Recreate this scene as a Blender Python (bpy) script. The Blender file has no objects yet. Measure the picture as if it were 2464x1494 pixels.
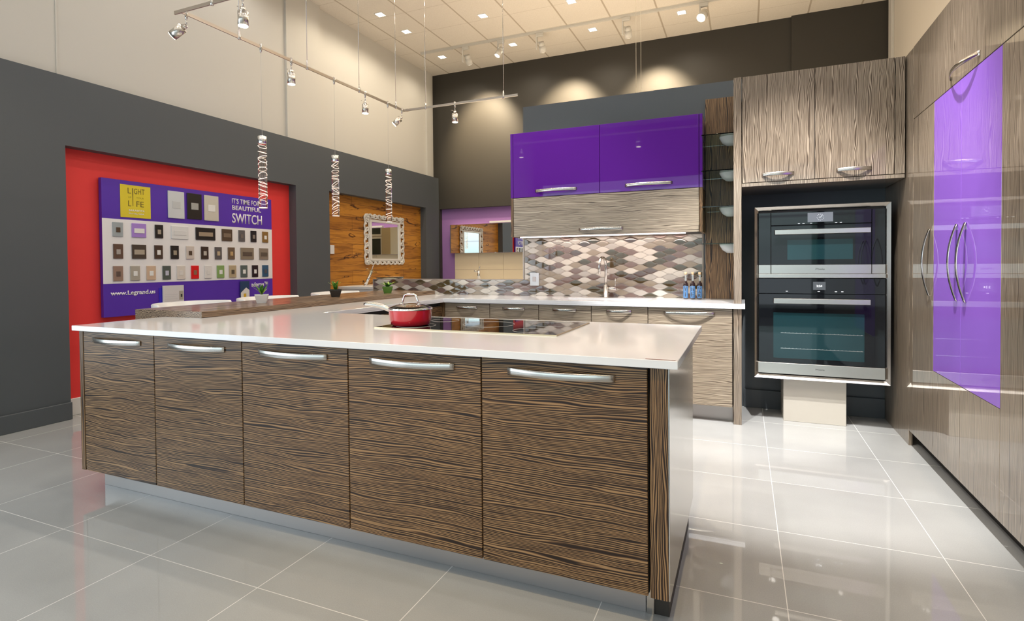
import bpy, bmesh, math, random
from mathutils import Vector, Matrix
random.seed(7)
PI = math.pi
S = bpy.context.scene
COL = S.collection

# ------------------------------------------------------------------ camera
cam_d = bpy.data.cameras.new('camera'); cam = bpy.data.objects.new('camera', cam_d); COL.objects.link(cam)
S.camera = cam
ca, sa = math.cos(.4011), math.sin(.4011)
cb, sb = math.cos(.0175), math.sin(.0175)
cc, sc_ = math.cos(-.0083), math.sin(-.0083)
Bm = Matrix(((1, 0, 0), (0, 0, -1), (0, 1, 0)))
Yw = Matrix(((ca, 0, sa), (0, 1, 0), (-sa, 0, ca)))
Pt = Matrix(((1, 0, 0), (0, cb, -sb), (0, sb, cb)))
Rl = Matrix(((cc, -sc_, 0), (sc_, cc, 0), (0, 0, 1)))
M = Rl @ Pt @ Yw @ Bm
R3 = Matrix((M[0], -M[1], -M[2])).transposed()
cam.matrix_world = Matrix.Translation((0, 0, 1.214)) @ R3.to_4x4()
cam_d.sensor_width = 36; cam_d.lens = 1316 / 2464 * 36
cam_d.shift_x = 0; cam_d.shift_y = -(747 - 659.2) / 2464
cam_d.clip_start = .02

# ------------------------------------------------------------------ world, exposure
S.view_settings.view_transform = 'Standard'; S.view_settings.look = 'None'
S.view_settings.gamma = 1; S.view_settings.use_curve_mapping = False
S.view_settings.exposure = -0.05
W = bpy.data.worlds.new('world'); S.world = W; W.use_nodes = True
wn = W.node_tree.nodes; wl = W.node_tree.links
bg = wn['Background']; bg.inputs['Strength'].default_value = 1.6
tc = wn.new('ShaderNodeTexCoord'); sx = wn.new('ShaderNodeSeparateXYZ'); rp = wn.new('ShaderNodeValToRGB')
mp = wn.new('ShaderNodeMapRange'); mp.inputs[1].default_value = -.3; mp.inputs[2].default_value = .6
wl.new(tc.outputs['Generated'], sx.inputs[0]); wl.new(sx.outputs['Z'], mp.inputs[0]); wl.new(mp.outputs[0], rp.inputs[0])
wl.new(rp.outputs[0], bg.inputs[0])
rp.color_ramp.elements[0].color = (.22, .24, .24, 1); rp.color_ramp.elements[0].position = .3
rp.color_ramp.elements[1].color = (.62, .80, 1.0, 1); rp.color_ramp.elements[1].position = .75
e = rp.color_ramp.elements.new(.36); e.color = (.10, .22, .16, 1)
e = rp.color_ramp.elements.new(.46); e.color = (.70, .88, .90, 1)

def lamp(name, kind, loc, energy, color, aim=None, size=None, **kw):
    d = bpy.data.lights.new(name, kind); o = bpy.data.objects.new(name, d); COL.objects.link(o)
    o.location = loc; d.energy = energy; d.color = color
    if kind == 'SPOT':
        d.spot_size = kw.get('angle', 1.0); d.spot_blend = kw.get('blend', .5); d.shadow_soft_size = size or .04
    if kind == 'AREA':
        d.shape = 'RECTANGLE'; d.size = size[0]; d.size_y = size[1]
    if kind == 'POINT': d.shadow_soft_size = size or .05
    if aim is not None:
        o.rotation_euler = (Vector(aim) - Vector(loc)).to_track_quat('-Z', 'Y').to_euler()
    return o
WARM = (1.0, .80, .54); NEUT = (1.0, .93, .84); COOL = (.80, .90, 1.0)
# daylight entering by the storefront behind the camera
lamp('daylight_storefront', 'AREA', (-1.7, -3.85, 1.75), 60, COOL, (-1.9, 3, 1.3), (6.0, 2.9))
lamp('daylight_storefront', 'AREA', (-4.93, -1.3, 1.5), 95, COOL, (0, -1.0, 1.3), (4.4, 2.2))
# wall-washing heads of the ceiling track
for wx in (-4.05, -2.55, -1.20):
    lamp('wall_washer', 'SPOT', (wx, 7.56, 4.36), 420, WARM, (wx, 8.46, 3.45), .05, angle=1.22, blend=.8)
# aisle heads: strong neutral pool on the floor between island and ovens
lamp('aisle_spot', 'SPOT', (.35, 2.9, 4.35), 950, (1, .98, .95), (.25, 4.15, 0), .03, angle=.80, blend=.5)
lamp('aisle_spot', 'SPOT', (-.6, 2.6, 4.35), 560, (1, .98, .95), (-.30, 4.45, .45), .03, angle=.52, blend=.5)
lamp('counter_spot', 'SPOT', (-1.8, 2.7, 4.35), 180, (1, .96, .9), (-1.7, 4.6, .9), .05, angle=.9, blend=.7)
# warm heads in front of the island
lamp('island_spot', 'SPOT', (-.1, -.5, 4.35), 300, (1, .74, .42), (-.6, 1.9, .6), .05, angle=.7, blend=.7)
lamp('island_spot', 'SPOT', (-1.7, -.9, 4.35), 110, WARM, (-1.9, 1.9, .5), .05, angle=.8, blend=.8)
lamp('tall_unit_spot', 'SPOT', (-1.6, 1.6, 4.35), 230, (1, .95, .88), (1.0, 3.3, 1.2), .05, angle=.9, blend=.8)
lamp('oven_spot', 'SPOT', (-.3, 1.2, 4.35), 40, WARM, (.5, 4.4, 2.0), .05, angle=.8, blend=.8)
lamp('ceiling_fill', 'AREA', (-1.2, 6.6, 2.5), 75, (1, .80, .56), (-1.2, 6.6, 4.5), (4.4, 2.2))  # added upward fill to brighten the ceiling; no fixture belongs to it
RL_IN = [(-4.476, 6.114), (-4.46, 6.707), (-4.479, 7.751), (-3.238, 6.705), (-3.244, 7.757), (-1.993, 7.734), (-.766, 7.70), (-2.03, 6.80)]
RL_OUT = [(x, y) for y in (5.50, 4.30, 3.10, 1.90, .70, -.50, -1.70) for x in (-4.46, -3.23, -2.0, -.77, .47)]
for (x, y) in RL_IN + RL_OUT:
    lamp('downlight', 'SPOT', (x, y, 4.555), 34 if y > 6 else (24 if y > 2 else 15), (1, .87, .68) if y > 5 else ((1, .95, .88) if y > 2 else (1, .94, .86)), (x, y, 0), .05, angle=2.7, blend=.6)

# ------------------------------------------------------------------ materials
def nodes(name):
    m = bpy.data.materials.new(name); m.use_nodes = True
    return m, m.node_tree.nodes, m.node_tree.links, m.node_tree.nodes['Principled BSDF']
def setp(p, **k):
    for a, b in k.items():
        a = a.replace('_', ' ')
        if a in p.inputs: p.inputs[a].default_value = b
def rgba(c): return (c[0], c[1], c[2], 1)
def mat(name, c, rough=.5, metal=0, coat=0, coat_rough=.03, spec=.5, trans=0, ior=1.5, emit=None, es=0, bump=0, bscale=200):
    m, n, l, p = nodes(name)
    setp(p, Base_Color=rgba(c), Roughness=rough, Metallic=metal, Coat_Weight=coat, Coat_Roughness=coat_rough,
         Specular_IOR_Level=spec, Transmission_Weight=trans, IOR=ior)
    if emit: setp(p, Emission_Color=rgba(emit), Emission_Strength=es)
    if bump:
        nt = n.new('ShaderNodeTexNoise'); nt.inputs['Scale'].default_value = bscale; nt.inputs['Detail'].default_value = 3
        g = n.new('ShaderNodeNewGeometry'); l.new(g.outputs['Position'], nt.inputs['Vector'])
        b = n.new('ShaderNodeBump'); b.inputs['Strength'].default_value = bump; b.inputs['Distance'].default_value = .002
        l.new(nt.outputs[0], b.inputs['Height']); l.new(b.outputs[0], p.inputs['Normal'])
    return m
def math_(n, l, op, a, b=None, c=None):
    m = n.new('ShaderNodeMath'); m.operation = op
    for i, v in enumerate((a, b, c)):
        if v is None: continue
        if isinstance(v, (int, float)): m.inputs[i].default_value = v
        else: l.new(v, m.inputs[i])
    return m.outputs[0]
def ramp(n, l, fac, stops):
    r = n.new('ShaderNodeValToRGB'); el = r.color_ramp.elements
    el[0].position, el[0].color = stops[0][0], rgba(stops[0][1])
    el[1].position, el[1].color = stops[-1][0], rgba(stops[-1][1])
    for s in stops[1:-1]:
        x = el.new(s[0]); x.color = rgba(s[1])
    l.new(fac, r.inputs[0]); return r.outputs[0]
def wood(name, axis, light, mid, dark, scale=150, along=1.3, coat=.0, rough=.45, coat_rough=.03, wob=.011, cov=.56):
    """lineated laminate: long irregular streaks running along `axis` (0 x, 1 y, 2 z)"""
    m, n, l, p = nodes(name)
    g = n.new('ShaderNodeNewGeometry'); oi = n.new('ShaderNodeObjectInfo')
    off = n.new('ShaderNodeVectorMath'); off.operation = 'SCALE'; off.inputs[0].default_value = (3.1, 5.7, 7.3)
    l.new(oi.outputs['Random'], off.inputs['Scale'])
    ad = n.new('ShaderNodeVectorMath'); l.new(g.outputs['Position'], ad.inputs[0]); l.new(off.outputs[0], ad.inputs[1])
    lo = n.new('ShaderNodeTexNoise'); lo.inputs['Scale'].default_value = 1.0; lo.inputs['Detail'].default_value = 2
    ml = n.new('ShaderNodeVectorMath'); ml.operation = 'MULTIPLY'
    sv = [7, 7, 7]; sv[axis] = 2.6; ml.inputs[1].default_value = sv
    l.new(ad.outputs[0], ml.inputs[0]); l.new(ml.outputs[0], lo.inputs['Vector'])
    sub = n.new('ShaderNodeVectorMath'); sub.operation = 'SUBTRACT'; l.new(lo.outputs['Color'], sub.inputs[0]); sub.inputs[1].default_value = (.5, .5, .5)
    sl = n.new('ShaderNodeVectorMath'); sl.operation = 'SCALE'; sl.inputs['Scale'].default_value = wob * 3; l.new(sub.outputs[0], sl.inputs[0])
    a2 = n.new('ShaderNodeVectorMath'); l.new(ad.outputs[0], a2.inputs[0]); l.new(sl.outputs[0], a2.inputs[1])
    def aniso(across, al, det, src):
        q = n.new('ShaderNodeVectorMath'); q.operation = 'MULTIPLY'; v = [across] * 3; v[axis] = al; q.inputs[1].default_value = v; l.new(src, q.inputs[0])
        t = n.new('ShaderNodeTexNoise'); t.inputs['Scale'].default_value = 1; t.inputs['Detail'].default_value = det; l.new(q.outputs[0], t.inputs['Vector']); return t.outputs[0]
    sp = n.new('ShaderNodeSeparateXYZ'); l.new(a2.outputs[0], sp.inputs[0])
    # lines are counted across the grain; the other two axes both contribute so every face is lined
    ax_ = {0: ('Z', 'Y'), 1: ('Z', 'X'), 2: ('X', 'Y')}[axis]
    t0 = math_(n, l, 'ADD', math_(n, l, 'MULTIPLY', sp.outputs[ax_[0]], scale), math_(n, l, 'MULTIPLY', sp.outputs[ax_[1]], scale * (.0 if axis < 2 else 1.0)))
    t1 = math_(n, l, 'ADD', t0, math_(n, l, 'MULTIPLY', aniso(scale * .22, along, 1, a2.outputs[0]), 5.0))
    wv = math_(n, l, 'MULTIPLY_ADD', math_(n, l, 'SINE', math_(n, l, 'MULTIPLY', t1, 2 * PI)), .5, .5)
    f = math_(n, l, 'ADD', math_(n, l, 'MULTIPLY', wv, .42), math_(n, l, 'MULTIPLY', aniso(scale * 1.1, along * 3, 2, a2.outputs[0]), .58))
    col = ramp(n, l, f, [(cov - .20, dark), (cov - .05, mid), (cov + .12, light)])
    l.new(col, p.inputs['Base Color'])
    b = n.new('ShaderNodeBump'); b.inputs['Strength'].default_value = .12; b.inputs['Distance'].default_value = .001
    l.new(f, b.inputs['Height']); l.new(b.outputs[0], p.inputs['Normal'])
    setp(p, Roughness=rough, Coat_Weight=coat, Coat_Roughness=coat_rough, Specular_IOR_Level=.15 if coat > .5 else .4)
    return m
LT, MD, DK = (.35, .208, .098), (.112, .058, .027), (.018, .008, .004)
M_woodH = wood('laminate_horizontal', 0, LT, MD, DK, rough=.38)
M_woodHy = wood('laminate_horizontal_side', 1, LT, MD, DK, rough=.38)
M_woodV = wood('laminate_vertical', 2, LT, MD, DK, rough=.38)
LT_LIT, MD_LIT, DK_LIT = (.40, .325, .245), (.235, .182, .132), (.095, .070, .050)  # laminate tones made paler and greyer, strong light put into the colour
M_glossV = wood('gloss_laminate_vertical_lit', 2, LT_LIT, MD_LIT, DK_LIT, scale=190, coat=1.0, rough=.35, coat_rough=.015, wob=.007)
M_glossHi = wood('gloss_laminate_wavy_lit', 2, LT_LIT, MD_LIT, DK_LIT, scale=150, coat=.8, rough=.35, coat_rough=.03, wob=.012)
M_satH_lit = wood('satin_laminate_horizontal_lit', 0, (.46, .385, .290), (.27, .205, .145), (.085, .062, .043), rough=.4, coat=.3, coat_rough=.2, cov=.50)  # island laminate again; the brighter light on it put into paler colours
M_bar = wood('bar_laminate', 1, (.36, .25, .16), (.22, .145, .09), (.09, .055, .035), scale=120, coat=.6, coat_rough=.12)
M_white_stone = mat('white_quartz', (.85, .86, .89), .12, coat=.3, coat_rough=.05)
M_purple = mat('purple_gloss', (.115, .018, .29), .02, spec=.5)
M_purple_lit = mat('purple_gloss_lit', (.29, .13, .64), .015, spec=.6)  # purple gloss again; reflected room brightness put into a paler base colour
M_steel = mat('brushed_steel', (.60, .57, .53), .26, 1)
M_nickel = mat('polished_nickel', (.72, .70, .68), .14, 1)
M_chrome = mat('chrome', (.85, .85, .86), .06, 1)
M_alu = mat('aluminium_plinth', (.46, .42, .40), .4, .7)
M_black = mat('black_gap', (.012, .011, .011), .6)
M_dark = mat('dark_plastic', (.03, .03, .03), .35)
M_bglass = mat('black_glass', (.006, .007, .009), .03, spec=.5)
M_winglass = mat('oven_glass_teal_reflection', (.010, .035, .042), .03, spec=.5)  # black glass; teal of the reflected storefront put into the base colour
M_slate = mat('slate_paint', (.088, .099, .108), .6, bump=.15)
M_darkwall = mat('charcoal_paint', (.036, .032, .025), .55, bump=.15)
M_cream = mat('cream_paint', (.70, .655, .575), .7, bump=.1)
M_creamL = mat('pale_cream_paint', (.62, .60, .55), .7, bump=.1)
M_red = mat('red_paint', (.86, .045, .042), .55, bump=.1)
M_lav = mat('lavender_paint', (.33, .17, .44), .6, bump=.1)
M_whitep = mat('white_trim_paint', (.78, .77, .75), .4)
M_signp = mat('sign_violet', (.095, .028, .42), .45)
M_signw = mat('sign_white', (.84, .83, .84), .4)
M_text = mat('print_white', (.82, .80, .84), .5)
M_plate_w = mat('white_plastic', (.80, .80, .80), .3)
M_yellow = mat('yellow_print', (.74, .60, .03), .5)
M_ytext = mat('brown_print', (.16, .12, .02), .5)
M_beige = mat('beige_laminate', (.58, .54, .47), .35)
M_mirror = mat('mirror_silver', (.86, .87, .86), .01, 1)
M_glass = mat('clear_glass', (.9, 1, .96), .0, trans=1, ior=1.3)
M_shelf = mat('green_edge_glass', (.62, .86, .78), .0, trans=1, ior=1.45)
M_grout = mat('grout', (.26, .23, .20), .7)
M_stool = mat('white_shell', (.80, .80, .80), .3)
M_vinyl = mat('brushed_end_steel', (.62, .60, .57), .16, 1, bump=.1, bscale=90)
def tinted(name, c, **k): return mat(name, c, **k)

def mat_floor():
    m, n, l, p = nodes('polished_porcelain')
    g = n.new('ShaderNodeNewGeometry'); s = n.new('ShaderNodeSeparateXYZ'); l.new(g.outputs['Position'], s.inputs[0])
    def line(o, off, per, w):
        t = math_(n, l, 'DIVIDE', math_(n, l, 'SUBTRACT', o, off), per)
        fr = math_(n, l, 'FRACT', math_(n, l, 'ADD', t, 100.5))
        return math_(n, l, 'LESS_THAN', math_(n, l, 'ABSOLUTE', math_(n, l, 'SUBTRACT', fr, .5)), w / per)
    gx = line(s.outputs['X'], .140, .6115, .0016); gy = line(s.outputs['Y'], 1.505, .6085, .0016)
    gr = math_(n, l, 'MAXIMUM', gx, gy)
    nz = n.new('ShaderNodeTexNoise'); nz.inputs['Scale'].default_value = 260; nz.inputs['Detail'].default_value = 2; l.new(g.outputs['Position'], nz.inputs['Vector'])
    n2 = n.new('ShaderNodeTexNoise'); n2.inputs['Scale'].default_value = 3; n2.inputs['Detail'].default_value = 4; l.new(g.outputs['Position'], n2.inputs['Vector'])
    f = math_(n, l, 'ADD', math_(n, l, 'MULTIPLY', nz.outputs[0], .5), math_(n, l, 'MULTIPLY', n2.outputs[0], .5))
    c = ramp(n, l, f, [(.35, (.39, .395, .39)), (.65, (.455, .46, .455))])
    mx = n.new('ShaderNodeMix'); mx.data_type = 'RGBA'; l.new(gr, mx.inputs[0]); l.new(c, mx.inputs[6]); mx.inputs[7].default_value = (.78, .77, .74, 1)
    l.new(mx.outputs[2], p.inputs['Base Color'])
    r = math_(n, l, 'ADD', math_(n, l, 'MULTIPLY', gr, .4), .018); l.new(r, p.inputs['Roughness'])
    setp(p, Specular_IOR_Level=.8)
    return m
def mat_ceiling():
    m, n, l, p = nodes('ceiling_tiles')
    g = n.new('ShaderNodeNewGeometry'); s = n.new('ShaderNodeSeparateXYZ'); l.new(g.outputs['Position'], s.inputs[0])
    def line(o, off, per, w):
        fr = math_(n, l, 'FRACT', math_(n, l, 'ADD', math_(n, l, 'DIVIDE', math_(n, l, 'SUBTRACT', o, off), per), 100.5))
        return math_(n, l, 'LESS_THAN', math_(n, l, 'ABSOLUTE', math_(n, l, 'SUBTRACT', fr, .5)), w / per)
    gx = line(s.outputs['X'], -4.14, .6175, .011); gy = line(s.outputs['Y'], 8.04, .6135, .004)
    gr = math_(n, l, 'MAXIMUM', gx, math_(n, l, 'MULTIPLY', gy, .6))
    nz = n.new('ShaderNodeTexNoise'); nz.inputs['Scale'].default_value = 120; l.new(g.outputs['Position'], nz.inputs['Vector'])
    c = ramp(n, l, nz.outputs[0], [(.3, (.74, .68, .59)), (.7, (.82, .76, .67))])
    mx = n.new('ShaderNodeMix'); mx.data_type = 'RGBA'; l.new(gr, mx.inputs[0]); l.new(c, mx.inputs[6]); mx.inputs[7].default_value = (.50, .43, .34, 1)
    l.new(mx.outputs[2], p.inputs['Base Color']); setp(p, Roughness=.85)
    return m
def mat_planks():
    m, n, l, p = nodes('oak_planks')
    g = n.new('ShaderNodeNewGeometry'); s = n.new('ShaderNodeSeparateXYZ'); l.new(g.outputs['Position'], s.inputs[0])
    cm = n.new('ShaderNodeCombineXYZ'); l.new(s.outputs['Y'], cm.inputs[0]); l.new(s.outputs['Z'], cm.inputs[1])
    bt = n.new('ShaderNodeTexBrick'); l.new(cm.outputs[0], bt.inputs['Vector'])
    bt.inputs['Scale'].default_value = 1; bt.inputs['Brick Width'].default_value = 1.25; bt.inputs['Row Height'].default_value = .19
    bt.inputs['Mortar Size'].default_value = .0022; bt.offset = .37
    bt.inputs['Color1'].default_value = (.62, .27, .030, 1); bt.inputs['Color2'].default_value = (.46, .185, .018, 1); bt.inputs['Mortar'].default_value = (.12, .045, .01, 1)
    mv = n.new('ShaderNodeVectorMath'); mv.operation = 'MULTIPLY'; mv.inputs[1].default_value = (2.2, 22, 1); l.new(cm.outputs[0], mv.inputs[0])
    gn = n.new('ShaderNodeTexNoise'); gn.inputs['Scale'].default_value = 1; gn.inputs['Detail'].default_value = 6; gn.inputs['Distortion'].default_value = 1.2; l.new(mv.outputs[0], gn.inputs['Vector'])
    gc = ramp(n, l, gn.outputs[0], [(.36, (.50, .42, .34)), (.55, (1, 1, 1))])
    m1 = n.new('ShaderNodeMix'); m1.data_type = 'RGBA'; m1.blend_type = 'MULTIPLY'; m1.inputs[0].default_value = .8; l.new(bt.outputs[0], m1.inputs[6]); l.new(gc, m1.inputs[7])
    mv2 = n.new('ShaderNodeVectorMath'); mv2.operation = 'MULTIPLY'; mv2.inputs[1].default_value = (1.5, 7, 1); l.new(cm.outputs[0], mv2.inputs[0])
    cr = n.new('ShaderNodeTexNoise'); cr.inputs['Scale'].default_value = 1.3; cr.inputs['Detail'].default_value = 3; cr.inputs['Distortion'].default_value = .6; l.new(mv2.outputs[0], cr.inputs['Vector'])
    band = math_(n, l, 'ABSOLUTE', math_(n, l, 'SUBTRACT', cr.outputs[0], .36))
    cc_ = ramp(n, l, band, [(0.0, (.06, .03, .015)), (.012, (.5, .45, .4)), (.03, (1, 1, 1))])
    m2 = n.new('ShaderNodeMix'); m2.data_type = 'RGBA'; m2.blend_type = 'MULTIPLY'; m2.inputs[0].default_value = 1; l.new(m1.outputs[2], m2.inputs[6]); l.new(cc_, m2.inputs[7])
    l.new(m2.outputs[2], p.inputs['Base Color']); setp(p, Roughness=.5)
    return m
M_floor, M_ceil, M_plank = mat_floor(), mat_ceiling(), mat_planks()
M_lit = mat('lit_lamp_face', (1, .9, .8), .4, emit=(1, .86, .66), es=14)
M_lit2 = mat('lit_square_panel', (1, .9, .8), .4, emit=(1, .90, .76), es=9)
M_led = mat('led_strip_face', (1, .9, .9), .4, emit=(1, .82, .80), es=6)

# ------------------------------------------------------------------ mesh helper
class MB:
    def __init__(s): s.bm = bmesh.new()
    def _merge(s, t, mi=0):
        for f in t.faces: f.material_index = mi
        me = bpy.data.meshes.new('tmp'); t.to_mesh(me); t.free(); s.bm.from_mesh(me); bpy.data.meshes.remove(me); return s
    def box(s, x0, x1, y0, y1, z0, z1, bev=0, mi=0, seg=1):
        t = bmesh.new(); bmesh.ops.create_cube(t, size=1)
        for v in t.verts: v.co = ((x0 + x1) / 2 + v.co.x * (x1 - x0), (y0 + y1) / 2 + v.co.y * (y1 - y0), (z0 + z1) / 2 + v.co.z * (z1 - z0))
        if bev: bmesh.ops.bevel(t, geom=t.edges[:], offset=bev, segments=seg, affect='EDGES', profile=.6)
        return s._merge(t, mi)
    def cyl(s, p0, p1, r0, r1=None, seg=20, mi=0, caps=True):
        r1 = r0 if r1 is None else r1; p0, p1 = Vector(p0), Vector(p1); d = p1 - p0
        t = bmesh.new(); bmesh.ops.create_cone(t, cap_ends=caps, segments=seg, radius1=r0, radius2=r1, depth=d.length)
        m = Matrix.Translation((p0 + p1) / 2) @ d.to_track_quat('Z', 'Y').to_matrix().to_4x4(); bmesh.ops.transform(t, matrix=m, verts=t.verts)
        for f in t.faces: f.smooth = len(f.verts) == 4
        return s._merge(t, mi)
    def sphere(s, c, r, sc=(1, 1, 1), seg=16, mi=0, rot=None):
        t = bmesh.new(); bmesh.ops.create_uvsphere(t, u_segments=seg, v_segments=max(6, seg // 2), radius=r)
        m = Matrix.Translation(c) @ (rot or Matrix.Identity(4)) @ Matrix.Diagonal((*sc, 1)); bmesh.ops.transform(t, matrix=m, verts=t.verts)
        for f in t.faces: f.smooth = True
        return s._merge(t, mi)
    def tube(s, pts, r, seg=8, mi=0, closed=False):
        pts = [Vector(p) for p in pts]; t = bmesh.new(); rings = []; N = len(pts); up = None
        for i, p in enumerate(pts):
            if closed: d = pts[(i + 1) % N] - pts[i - 1]
            else: d = (pts[min(i + 1, N - 1)] - pts[max(i - 1, 0)])
            d.normalize()
            if up is None: up = Vector((0, 0, 1)) if abs(d.z) < .9 else Vector((1, 0, 0))
            a = d.cross(up)
            if a.length < 1e-4: a = d.cross(Vector((0, 1, 0)))
            a.normalize(); b = a.cross(d).normalized(); up = b
            rr = r(i / (N - 1)) if callable(r) else r
            rings.append([t.verts.new(p + a * math.cos(2 * PI * k / seg) * rr + b * math.sin(2 * PI * k / seg) * rr) for k in range(seg)])
        for i in range(N if closed else N - 1):
            A, Bq = rings[i], rings[(i + 1) % N]
            for k in range(seg):
                f = t.faces.new((A[k], A[(k + 1) % seg], Bq[(k + 1) % seg], Bq[k])); f.smooth = True
        if not closed: t.faces.new(rings[0][::-1]); t.faces.new(rings[-1])
        bmesh.ops.recalc_face_normals(t, faces=t.faces)
        return s._merge(t, mi)
    def lathe(s, prof, c=(0, 0, 0), seg=32, mi=0):
        t = bmesh.new(); R = []
        for r, z in prof:
            R.append([t.verts.new((c[0] + r * math.cos(2 * PI * k / seg), c[1] + r * math.sin(2 * PI * k / seg), c[2] + z)) for k in range(seg)] if r > 1e-6 else [t.verts.new((c[0], c[1], c[2] + z))])
        for A, Bq in zip(R, R[1:]):
            for k in range(seg):
                k2 = (k + 1) % seg
                if len(A) == 1 and len(Bq) == 1: continue
                if len(A) == 1: f = t.faces.new((A[0], Bq[k2], Bq[k]))
                elif len(Bq) == 1: f = t.faces.new((A[k], A[k2], Bq[0]))
                else: f = t.faces.new((A[k], A[k2], Bq[k2], Bq[k]))
                f.smooth = True
        return s._merge(t, mi)
    def prism(s, pts, d, mi=0):
        """polygon pts (3d) extruded by vector d"""
        t = bmesh.new(); d = Vector(d); a = [t.verts.new(p) for p in pts]; b = [t.verts.new(Vector(p) + d) for p in pts]
        t.faces.new(a); t.faces.new(b[::-1])
        for i in range(len(a)): t.faces.new((a[i], b[i], b[(i + 1) % len(a)], a[(i + 1) % len(a)]))
        bmesh.ops.recalc_face_normals(t, faces=t.faces); return s._merge(t, mi)
    def strap(s, p0, p1, nrm, depth, wdir, width, th=.005, seg=20, mi=0, flat=2.0):
        """bowed strap handle from p0 to p1"""
        p0, p1, nrm, wdir = Vector(p0), Vector(p1), Vector(nrm), Vector(wdir); t = bmesh.new(); R = []
        P = [p0.lerp(p1, i / seg) + nrm * depth * (1 - abs(2 * i / seg - 1) ** flat) for i in range(seg + 1)]
        for i, p in enumerate(P):
            d = (P[min(i + 1, seg)] - P[max(i - 1, 0)]).normalized(); q = wdir.cross(d).normalized()
            if q.dot(nrm) < 0: q = -q
            w = width / 2; c = .0018
            R.append([t.verts.new(p + wdir * a + q * b) for a, b in ((-w + c, 0), (w - c, 0), (w, c), (w, th - c), (w - c, th), (-w + c, th), (-w, th - c), (-w, c))])
        for A, Bq in zip(R, R[1:]):
            for k in range(8):
                f = t.faces.new((A[k], A[(k + 1) % 8], Bq[(k + 1) % 8], Bq[k])); f.smooth = True
        t.faces.new(R[0][::-1]); t.faces.new(R[-1]); bmesh.ops.recalc_face_normals(t, faces=t.faces)
        return s._merge(t, mi)
    def cells(s, us, vs, fill, w0, w1, order, mi=0):
        """slab with holes: grid us x vs, fill(i,j) truthy where solid; order maps (u,v,w) to xyz, e.g. 'xyz','yzx'"""
        t = bmesh.new(); ix = {'x': 0, 'y': 1, 'z': 2}; cache = {}
        def P(u, v, w):
            k = (u, v, w)
            if k not in cache:
                c = [0, 0, 0]
                for ch, val in zip(order, (u, v, w)): c[ix[ch]] = val
                cache[k] = t.verts.new(c)
            return cache[k]
        F = lambda i, j: 0 <= i < len(us) - 1 and 0 <= j < len(vs) - 1 and bool(fill(i, j))
        for i in range(len(us) - 1):
            for j in range(len(vs) - 1):
                if not F(i, j): continue
                a, b, c, d = us[i], us[i + 1], vs[j], vs[j + 1]
                for w in (w0, w1): t.faces.new((P(a, c, w), P(b, c, w), P(b, d, w), P(a, d, w)))
                if not F(i - 1, j): t.faces.new((P(a, c, w0), P(a, d, w0), P(a, d, w1), P(a, c, w1)))
                if not F(i + 1, j): t.faces.new((P(b, c, w0), P(b, d, w0), P(b, d, w1), P(b, c, w1)))
                if not F(i, j - 1): t.faces.new((P(a, c, w0), P(b, c, w0), P(b, c, w1), P(a, c, w1)))
                if not F(i, j + 1): t.faces.new((P(a, d, w0), P(b, d, w0), P(b, d, w1), P(a, d, w1)))
        bmesh.ops.recalc_face_normals(t, faces=t.faces); return s._merge(t, mi)
    def build(s, name, m, parent=None, origin=None, local=False):
        me = bpy.data.meshes.new(name)
        off = Vector((0, 0, 0))
        if parent is not None:
            if not local:
                q = parent
                while q is not None: off += q.location; q = q.parent
        elif origin is not None: off = Vector(origin)
        if off.length: bmesh.ops.translate(s.bm, verts=s.bm.verts, vec=-off)
        s.bm.to_mesh(me); s.bm.free()
        for mm in (m if isinstance(m, (list, tuple)) else [m]): me.materials.append(mm)
        o = bpy.data.objects.new(name, me); COL.objects.link(o)
        if parent is not None: o.parent = parent
        elif origin is not None: o.location = origin
        return o
def tag(o, label=None, cat=None, group=None, kind=None):
    if label: o['label'] = label
    if cat: o['category'] = cat
    if group: o['group'] = group
    if kind: o['kind'] = kind
    return o
def thing(name, label, cat, loc=(0, 0, 0), group=None):
    o = bpy.data.objects.new(name, None); COL.objects.link(o); o.location = loc; o.empty_display_size = .05
    return tag(o, label, cat, group)
def struct(o): o['kind'] = 'structure'; return o
def kids(o): return [c for c in COL.objects if c.parent == o]
def dup(o, parent=None):
    c = o.copy(); COL.objects.link(c); c.parent = parent
    for ch in kids(o): dup(ch, c)
    return c
def text(body, name, m, parent, x0, x1, z0, z1, place, depth=.001, bold=0):
    """text fitted in the box; place(a, b, d) gives the world point of sheet coordinates"""
    cu = bpy.data.curves.new('t', 'FONT'); cu.body = body; cu.size = 1; cu.extrude = 0; cu.offset = bold; cu.resolution_u = 4
    to = bpy.data.objects.new('t', cu); COL.objects.link(to); dg = bpy.context.evaluated_depsgraph_get()
    me = bpy.data.meshes.new_from_object(to.evaluated_get(dg)); bpy.data.objects.remove(to); bpy.data.curves.remove(cu)
    xs = [v.co.x for v in me.vertices]; ys = [v.co.y for v in me.vertices]; a, b, c, d = min(xs), max(xs), min(ys), max(ys)
    off = Vector((0, 0, 0)); q = parent
    while q is not None: off += q.location; q = q.parent
    bm = bmesh.new(); bm.from_mesh(me)
    r = bmesh.ops.extrude_face_region(bm, geom=bm.faces[:])
    top = set(v for v in r['geom'] if isinstance(v, bmesh.types.BMVert))
    for v in bm.verts:
        u = x0 + (v.co.x - a) / (b - a) * (x1 - x0); w = z0 + (v.co.y - c) / (d - c) * (z1 - z0)
        v.co = Vector(place(u, w, depth if v in top else 0)) - off
    bmesh.ops.recalc_face_normals(bm, faces=bm.faces)
    bm.to_mesh(me); bm.free(); me.materials.clear(); me.materials.append(m); me.name = name
    o = bpy.data.objects.new(name, me); COL.objects.link(o); o.parent = parent; return o

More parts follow.
